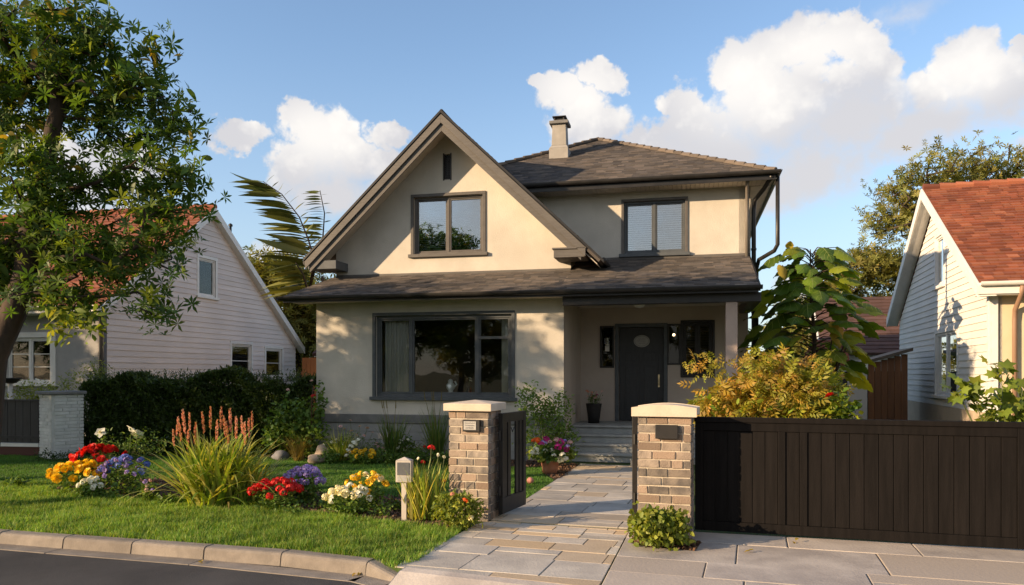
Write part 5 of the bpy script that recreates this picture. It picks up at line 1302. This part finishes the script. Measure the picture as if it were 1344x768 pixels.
clump('white_flower_plant', 120, 655, .17, .22, 9, 'ball', .045, 'p_white', 'small white flowers in front of the yellow and blue ones', seed=13, group='bedding flowers')
clump('blue_flower_plant', 164, 648, .36, .42, 24, 'ball', .055, 'p_blue', 'bright blue flowers beside the tall strappy clump', seed=14, second=('ball',.04,'p_violet',.35), group='bedding flowers')
clump('violet_flower_plant', 196, 658, .12, .22, 6, 'ball', .035, 'p_violet', 'little violet flower sprig left of the strappy clump', seed=15, second=('ball',.03,'p_palepink',.4), group='bedding flowers', dense=.4)
clump('geranium', 362, 669, .30, .30, 22, 'ball', .055, 'p_red', 'scarlet flowers just right of the strappy clump', seed=16, group='bedding flowers')
clump('lavender_flower_plant', 399, 661, .27, .38, 24, 'ball', .05, 'p_violet', 'lavender coloured flowers beside the scarlet ones', seed=17, group='bedding flowers')
clump('cream_flower_plant', 456, 677, .27, .28, 17, 'ball', .052, 'p_white', 'white flowers in front of yellow blooms near the short post', seed=18, second=('ball',.045,'p_cream',.3), group='bedding flowers')
clump('yellow_flower_plant', 480, 668, .28, .36, 14, 'ball', .048, 'p_yellow', 'yellow flowers behind the white ones near the short post', seed=19, second=('ball',.045,'p_cream',.3), group='bedding flowers')
# white rose bush
P = gr(165,636); rg = np.random.default_rng(3)
rb, RA = shrub('rose_bush', P, [((0,0,.5),(.55,.4,.38)),((.35,0,.7),(.35,.3,.2)),((-.35,0,.75),(.12,.1,.25))], 170, .06, LEAF, M['shrub'], 'white flowering rose bush between hedge and blue flowers', seed=61, per=5, scat=.04, stems=30, stem_r=.006)
for px, py in ((132,568),(172,566),(181,571)): 
    q = at(px, py, P.y)-P; q.y = 0; mb = MB(); mb.tube([(q.x*.4,0,.3),(q.x*.9,0,.7),q], [.008,.006,.004], 5); mb.build('stalk', M['stem'], rb)
    o = flower_at(rb, q, 'open', .115, 'p_white', .2); o.rotation_euler = (.95,random.uniform(-.2,.2),random.uniform(0,6))
# tall strappy clump with spikes
P = gr(283,663); root = empty('strappy_clump', P, 0, 'large clump of arching strap leaves with salmon flower spikes', 'ornamental grass'); rg = np.random.default_rng(14)
parts = [blades(280, [(0,0,0)], 1.02, .050, .42, .75, 8, rg, .34), blades(170, [(0,0,0)], 1.25, .058, .85, 1.2, 9, rg, .30), blades(130, [(.35,.1,0)], .90, .032, .5, .9, 8, rg, .28)]
link('leaves', np_mesh('leaves', *merge(parts)), M['blade'], root)
link('dry_leaves', np_mesh('dry_leaves', *blades(40, [(0,0,0)], .62, .034, .9, 2.0, 9, rg, .24)), mat('dry_blade', (.42,.32,.10), (.5,.42,.16), .6, 5, rnd=.2, leaf=.35), root)
for (px, py) in ((232,548),(238,556),(243,546),(249,541),(255,560),(228,562),(268,546),(276,540),(284,556),(290,540),(296,550),(303,544),(310,553),(318,546),(327,551),(331,541),(246,566),(322,560),(300,560)):
    q = at(px, py+24, P.y+random.uniform(-.1,.1))-P; mb = MB(); mb.tube([(q.x*.35,q.y*.3,0),(q.x*.7,q.y*.6,q.z*.5),q], [.007,.006,.005], 5); st_ = mb.build('stalk', M['stem'], root)
    o = flower_at(root, q, 'spike', .092, random.choice(('p_spike','p_pink')), .1, 'flower_spike'); 
# white iris and red flowers by the left pillar
P = gr(556,681); root = empty('iris_clump', P, 0, 'upright iris leaves with red and white flowers beside the left pillar', 'flowers'); rg = np.random.default_rng(15)
link('leaves', np_mesh('leaves', *blades(140, [(0,0,0)], .70, .034, .3, .45, 6, rg, .20)), M['blade'], root)
for (px, py, kk, cc, rr) in ((566,588,'ball','p_red',.042),(555,607,'ball','p_red',.036),(548,604,'cup','p_white',.05),(575,600,'cup','p_white',.055),(583,602,'cup','p_white',.05),(583,632,'ball','p_red',.03)):
    q = at(px, py, P.y)-P; mb = MB(); mb.tube([(q.x*.4,0,0),(q.x*.8,0,q.z*.5),q], [.006,.005,.004], 5); mb.build('stalk', M['stem'], root); flower_at(root, q, kk, rr, cc, .2)
# lime shrub with pink blooms at the foot of the left pillar
P = gr(597,694); r_, A = shrub('shrub', P, [((0,0,.2),(.30,.25,.24)),((-.1,-.05,.3),(.15,.12,.12)),((.15,0,.25),(.2,.2,.18))], 300, .06, LEAF, M['limeleaf'], 'low yellow green shrub with pink blooms against the left pillar', seed=71, per=6, scat=.03, stems=20, stem_r=.005, up=.1)
for (x, y, z, c) in ((-.02,-.12,.43,'p_pink'),(.13,-.15,.36,'p_orange'),(.2,-.18,.16,'p_cream'),(.02,-.25,.3,'p_lime')): flower_at(r_, (x,y,z), 'ball', .028, c)
P = gr(864,719); shrub('shrub', P, [((0,0,.2),(.34,.26,.21)),((-.12,-.05,.28),(.2,.18,.14)),((.12,0,.27),(.2,.18,.13))], 260, .06, ROUND, M['limeleaf'], 'round yellow green shrub at the foot of the right pillar', seed=72, per=6, scat=.03, stems=20, stem_r=.005, up=.1)
# foundation planting
def stand(px, Y): return Vector(((px-672)/1000*Y, Y, 0))
P = stand(388,16.6); r_, A = shrub('rose_bush', P, [((0,0,.85),(.62,.45,.5)),((.35,-.1,.5),(.4,.4,.5)),((-.35,0,.55),(.35,.35,.4)),((.55,0,1.25),(.10,.12,.45))], 380, .095, ROUND, M['shrub'], 'tall green bush with red blooms at the left corner of the stucco house', seed=73, per=5, scat=.05, stems=30, stem_r=.012)
for (px, py) in ((411,520),(378,512),(409,500)): q = at(px,py,16.3)-P; flower_at(r_, q, 'ball', .06 if px == 411 else .035, 'p_red' if px == 411 else 'p_palepink')
mb = MB(); mb.tube([(.38,-.2,.2),(.42,-.25,1.3),(.44,-.2,1.55)], .012, 5); mb.build('stake', M['brownwood'], r_)
for i, (px, Y, L, n, mm, lb, w_, le) in enumerate(((392,16.1,.62,170,'strawblade','tawny arching grass tuft left of the tan rock',.012,.55),(448,16.05,.75,130,'blade','striped arching grass tuft right of the tan rock',.016,.6),
        (516,15.95,1.0,120,'bladegreen','tall dark green strap plant below the big window, left one',.022,.38),(574,15.8,1.15,120,'bladegreen','tall dark green strap plant below the big window, behind the pillar',.022,.42))):
    P = stand(px, Y); root = empty('ornamental_grass', P, 0, lb, 'ornamental grass', 'ornamental grasses along the foundation'); rg = np.random.default_rng(80+i)
    link('leaves', np_mesh('leaves', *blades(n, [(0,0,0)], L, w_, le, .8 if L < .9 else .35, 7, rg, .10)), M[mm], root)
    if L > .9:
        for k in range(4): an = random.uniform(-.25,.25); mb = MB(); mb.tube([(0,0,0),(an*.6,-.05,L*.8),(an,-.05,L*1.15)], [.006,.005,.004], 5); mb.tube([(an,-.05,L*1.12),(an*1.1,-.05,L*1.28)], [.012,.007], 6); mb.build('seed_head', M['strawblade'], root)
P = stand(466,15.9); r_, A = shrub('flowering_perennial', P, [((0,0,.35),(.34,.25,.3))], 120, .05, NARROW, M['shrub'], 'airy perennial with pale pink and white sprays below the window', seed=74, per=5, scat=.04, stems=20, stem_r=.004, cat='flowers')
for (px, py) in ((452,563),(460,552),(472,560),(482,562),(447,560),(489,568),(461,566),(478,572),(468,571)):
    q = at(px,py,15.85)-P; mb = MB(); mb.tube([(q.x*.3,0,.1),(q.x*.8,q.y,q.z*.7),q], .004, 4); mb.build('stalk', M['stem'], r_); flower_at(r_, q, 'open', .05, 'p_palepink')
for (px, py) in ((461,586),(457,592),(465,582),(470,578),(455,598)): flower_at(r_, at(px,py,15.6)-P, 'ball', .055, 'p_white')
clump('yellow_flower_plant', 0, 0, .26, .22, 10, 'ball', .055, 'p_yellow', 'small yellow flowers below the big window', seed=24, base=stand(475,15.55))
for i, (px, Y, rx) in enumerate(((505,15.65,.35),(545,15.55,.4),(590,15.3,.4),(433,15.75,.2))):
    shrub('groundcover_plant', stand(px,Y), [((0,0,.12),(rx,.25,.16))], 110, .07, LEAF, M['shrub'], ['leafy green groundcover under the left strap plant','leafy green groundcover between the two strap plants','leafy green groundcover behind the left pillar','leafy green groundcover next to the striped grass'][i], 'plant', 'groundcover plants along the foundation', seed=90+i, per=5, scat=.03, stems=8, stem_r=.004)
def rock(P, r, m, label, seed):
    rg = np.random.default_rng(seed); me = bpy.data.meshes.new('rock'); import bmesh
    bm = bmesh.new(); bmesh.ops.create_icosphere(bm, subdivisions=3, radius=1)
    ph = rg.random(6)*6
    for v in bm.verts:
        n_ = 1+.12*math.sin(v.co.x*3+ph[0])+.10*math.sin(v.co.y*4+ph[1])+.08*math.sin(v.co.z*5+ph[2]+v.co.x*3); v.co = Vector((v.co.x*r[0]*n_, v.co.y*r[1]*n_, v.co.z*r[2]*n_+r[2]*.6))
    bm.to_mesh(me); bm.free(); o = link('rock', me, m, smooth=True); o.location = P; return tag(o, label, 'rock', 'rocks along the foundation')
rock(stand(417,15.75), (.22,.16,.11), M['rock'], 'rounded tan rock between the two grass tufts', 1); rock(stand(423,16.0), (.17,.14,.2), M['rock'], 'yellowish upright rock behind the rounded tan rock', 2)
rock(stand(368,16.3), (.18,.15,.12), M['greyrock'], 'grey rock left of the tawny grass tuft', 3)
# conifer-like shrub right of the window
P = Vector((.62,14.95,0)); shrub('shrub', P, [((0,0,.75),(.62,.5,.6)),((.3,0,1.15),(.3,.28,.38)),((-.15,0,1.25),(.3,.25,.4)),((-.38,0,1.35),(.14,.14,.42)),((.35,0,.5),(.4,.4,.4))], 480, .085, LEAF, M['shrub'], 'tall feathery green shrub beside the porch steps', seed=75, per=5, scat=.06, stems=40, stem_r=.012)
# terracotta pot with flowers
P = gr(722,622); root = empty('flower_pot', P, 0, 'terracotta pot overflowing with magenta, white and violet flowers beside the path', 'flower pot')
mb = MB(); mb.lathe([(.12,0),(.15,.12),(.17,.22),(.185,.23),(.185,.26),(.16,.26),(.15,.2)], 28); mb.build('pot', M['terracotta'], root, smooth=True)
rg = np.random.default_rng(6); A = ncloud(170, [((0,0,.38),(.36,.28,.2))], .3, rg); link('foliage', np_mesh('foliage', *leaves_at('f', A, 5, .07, ROUND, rg, .3, .03)), M['shrub'], root)
A = ncloud(14, [((-.32,-.05,.42),(.1,.1,.1)),((.38,0,.38),(.12,.1,.14))], .2, rg); link('lime_foliage', np_mesh('lime_foliage', *leaves_at('f', A, 3, .12, ROUND, rg, .3, .03)), M['limeleaf'], root)
for (px, py, c, r) in ((705,578,'p_orange',.05),(702,579,'p_orange',.05),(714,581,'p_violet',.04),(717,577,'p_magenta',.05),(710,583,'p_magenta',.04),(730,577,'p_palepink',.045),(735,581,'p_magenta',.055),(732,587,'p_magenta',.055),(741,579,'p_violet',.04),(748,581,'p_palepink',.04),(743,590,'p_magenta',.05),
        (703,590,'p_white',.045),(699,594,'p_white',.04),(706,596,'p_white',.04),(716,592,'p_white',.045),(724,591,'p_white',.04),(738,597,'p_white',.045),(742,602,'p_white',.045),(735,604,'p_cream',.05),(712,605,'p_lime',.05),(708,600,'p_lime',.04),(727,598,'p_white',.035),(745,586,'p_violet',.035),(722,580,'p_palepink',.03)):
    flower_at(root, at(px,py,P.y-.22+random.uniform(-.08,.08))-P, 'ball', r*1.25, c)
# porch pot
pc = house.matrix_world if False else Matrix.Translation(house.location)@Matrix.Rotation(R(-13),4,'Z')
P = pc@Vector((.42,1.75,.70)); root = empty('flower_pot', P, 0, 'tall black pot with dark pink flowers on the porch', 'flower pot')
mb = MB(); mb.lathe([(.13,0),(.155,.25),(.18,.43),(.19,.45),(.165,.45),(.15,.4)], 28); mb.build('pot', M['blackpot'], root, smooth=True)
rg = np.random.default_rng(16); A = ncloud(60, [((0,0,.56),(.19,.16,.13))], .2, rg); link('foliage', np_mesh('foliage', *leaves_at('f', A, 4, .06, NARROW, rg, .3, .03)), M['shrub'], root)
for k in range(14):
    an = random.uniform(0,6.28); q = Vector((math.cos(an)*random.uniform(.02,.2), math.sin(an)*.12, random.uniform(.58,.76))); mb = MB(); mb.tube([(q.x*.3,q.y*.3,.4),q], .004, 4); mb.build('stalk', M['stem'], root); flower_at(root, q, 'ball', .026, random.choice(('p_magenta','p_pink','p_palepink')))
# ornaments inside the big window
P = pc@Vector((-2.55,.20,1.405)); root = empty('figurine', P, R(-13), 'pale porcelain figurine on the sill inside the big window', 'figurine')
mb = MB(); mb.lathe([(.06,0),(.075,.02),(.05,.05),(.09,.12),(.10,.18),(.05,.24),(.06,.27),(.03,.31),(.005,.32)], 20); mb.tube([(.08,0,.14),(.14,0,.2),(.10,0,.27)], .02, 8); mb.build('body', M['orn'], root, smooth=True)
P = pc@Vector((-2.15,.22,1.405)); root = empty('vase', P, R(-13), 'small dark vase with a white flower inside the big window', 'vase')
mb = MB(); mb.lathe([(.04,0),(.06,.06),(.035,.13),(.045,.16)], 18); mb.build('vase_body', M['blackpot'], root, smooth=True)
mb = MB(); mb.tube([(0,0,.1),(.03,0,.3)], .005, 5); mb.build('stalk', M['stem'], root); flower_at(root, (.03,0,.33), 'open', .06, 'p_white'); flower_at(root, (.06,-.02,.28), 'open', .04, 'p_white')
mb = MB(); mb.box(-5.3,-.1,.12,.5,1.34,1.40); mb.build('inner_sill', M['white'], house)
# short post with box head
P = gr(531,683); root = empty('post_box', P, R(-8), 'short pale post carrying a small box with a dark grey panel', 'post')
mb = MB(); mb.box(-.032,.032,-.03,.03,0,.50); mb.build('post', M['lampbox'], root, bevel=.004)
mb = MB(); mb.box(-.098,.098,-.06,.06,.485,.755); mb.solid([(-.10,-.065,.757),(.10,-.065,.757),(.10,.065,.757),(-.10,.065,.757),(0,0,.80)],[(3,2,1,0),(0,1,4),(1,2,4),(2,3,4),(3,0,4)]); hd_ = mb.build('box_head', M['lampbox'], root, bevel=.005)
mb = MB(); mb.box(-.078,.078,-.068,-.061,.575,.735); mb.build('panel', M['greypanel'], hd_, bevel=.003)
mb = MB(); mb.box(-.075,.075,-.066,-.061,.50,.565); mb.build('lower_panel', M['plate'], hd_, bevel=.003)
# terracotta ball on the lawn
P = gr(696,635); mb = MB(); mb.lathe([(.001,-.06),(.035,-.05),(.055,-.02),(.06,0),(.05,.03),(.03,.05),(.001,.06)], 20, (0,0,.055)); o = mb.build('garden_ball', mat('pink_clay', (.55,.24,.18), None, .7), None, smooth=True); o.location = P; tag(o, 'small pinkish clay ball on the lawn beside the open gate', 'ball')
# pale plant on the left lawn and planting behind the neighbour's fence
shrub('lawn_plant', gr(22,640), [((0,0,.05),(.22,.12,.09))], 40, .08, LEAF, M['shrub'], 'small pale leafy tuft on the lawn at the left edge', 'plant', seed=95, per=4, scat=.03, stems=6, stem_r=.004)
P = stand(52,18.2); r_, A = shrub('flowering_hedge', P, [((0,0,1.35),(.75,.4,.33)),((.1,0,.7),(.6,.35,.7))], 300, .08, LEAF, M['limeleaf'], 'yellow green bush with white flowers behind the neighbouring fence', seed=96, per=5, scat=.05, stems=20, stem_r=.01)
for k in range(12): flower_at(r_, (random.uniform(-.4,.75), random.uniform(-.35,-.1), 1.62+random.uniform(-.1,.08)), 'open', .055, 'p_white')
P = stand(115,17.9); shrub('shrub', P, [((0,0,1.62),(.75,.4,.42)),((.25,0,1.95),(.3,.25,.25)),((0,0,.8),(.6,.4,.8))], 330, .09, NARROW, M['limeleaf'], 'golden green bush between the white pillar and the dark hedge', seed=97, per=5, scat=.06, stems=24, stem_r=.012)
for i, (px, Y) in enumerate(((60,16.15),(85,16.05),(100,16.2))): shrub('groundcover_plant', stand(px,Y), [((0,0,.08),(.3,.15,.12))], 60, .05, LEAF, M['hedge'], ['low dark tuft left of the white pillar foot','low dark tuft in front of the white pillar foot','low dark tuft right of the white pillar foot'][i], 'plant', 'dark tufts at the white pillar', seed=98+i, per=5, scat=.03, stems=6, stem_r=.004)
# red hibiscus bloom plant near the pavilion
P = Vector((4.75,11.3,0)); r_, A = shrub('flowering_shrub', P, [((0,0,1.25),(.3,.25,.35)),((.15,0,1.0),(.35,.3,.5))], 90, .11, ROUND, M['bigleaf'], 'green bush with one red flower at the right end of the maple shrub', seed=99, per=4, scat=.05, stems=14, stem_r=.01)
flower_at(r_, at(1089,520,11.0)-P, 'frill', .075, 'p_red')
# fallen leaves
for i, (px, py, z) in enumerate(((260,739,-.11),(468,754,-.11),(474,752,-.11),(1040,712,.01),(985,725,.01))):
    V = scatter('l', *leaf_t(.5,.3,.3,4), rand_rot(2, .8, .4, rng), np.array([[0,0,0],[.04,.02,.004]]), .07)
    o = link('fallen_leaf', np_mesh('fallen_leaf', *V), M['yellowleaf']); o.location = gr(px,py,z); o.location.z += .012
    tag(o, ['yellow fallen leaf in the gutter on the left','yellow fallen leaf in the gutter near the kerb end','second yellow leaf beside the kerb end','yellow fallen leaf on the driveway below the gate','yellow fallen leaf on the driveway nearest the pillar'][i], 'leaf', 'fallen leaves')

for i, (px, py, rr) in enumerate(((92,652,.2),(150,655,.2),(186,650,.22),(215,662,.14),(342,664,.18),(378,676,.14),(425,668,.22),(440,662,.16),(500,678,.12),(515,670,.18),(612,690,.12))):
    shrub('bedding_plant', gr(px,py), [((0,0,.05),(rr,rr*.7,.10))], 34, .06, random.choice((LEAF,ROUND,NARROW)), M['shrub'], 'small leafy green plant without blooms filling the flower bed', 'plant', 'small green filler plants in the flower bed', seed=120+i, per=4, scat=.03, stems=6, stem_r=.003)

for i, (px, Y, rx, h) in enumerate(((440,16.35,.3,.45),(494,16.25,.28,.40),(532,16.1,.26,.5),(560,15.95,.25,.4))):
    P = stand(px, Y); r_, A = shrub('shrub', P, [((0,0,h*.5),(rx,.25,h*.55))], 120, .075, (LEAF, NARROW)[i%2], M['shrub'], ['small green shrub against the plinth beside the striped grass','small green shrub against the plinth beside the white flowers','small green shrub between the two strap plants at the plinth','small green shrub right of the left strap plant under the window'][i], seed=150+i, per=5, scat=.04, stems=12, stem_r=.006)
    for k in range(5): flower_at(r_, (random.uniform(-rx,rx)*.8, -.22, random.uniform(h*.5,h*1.0)), 'ball', .03, ('p_white','p_palepink','p_white','p_red')[i])
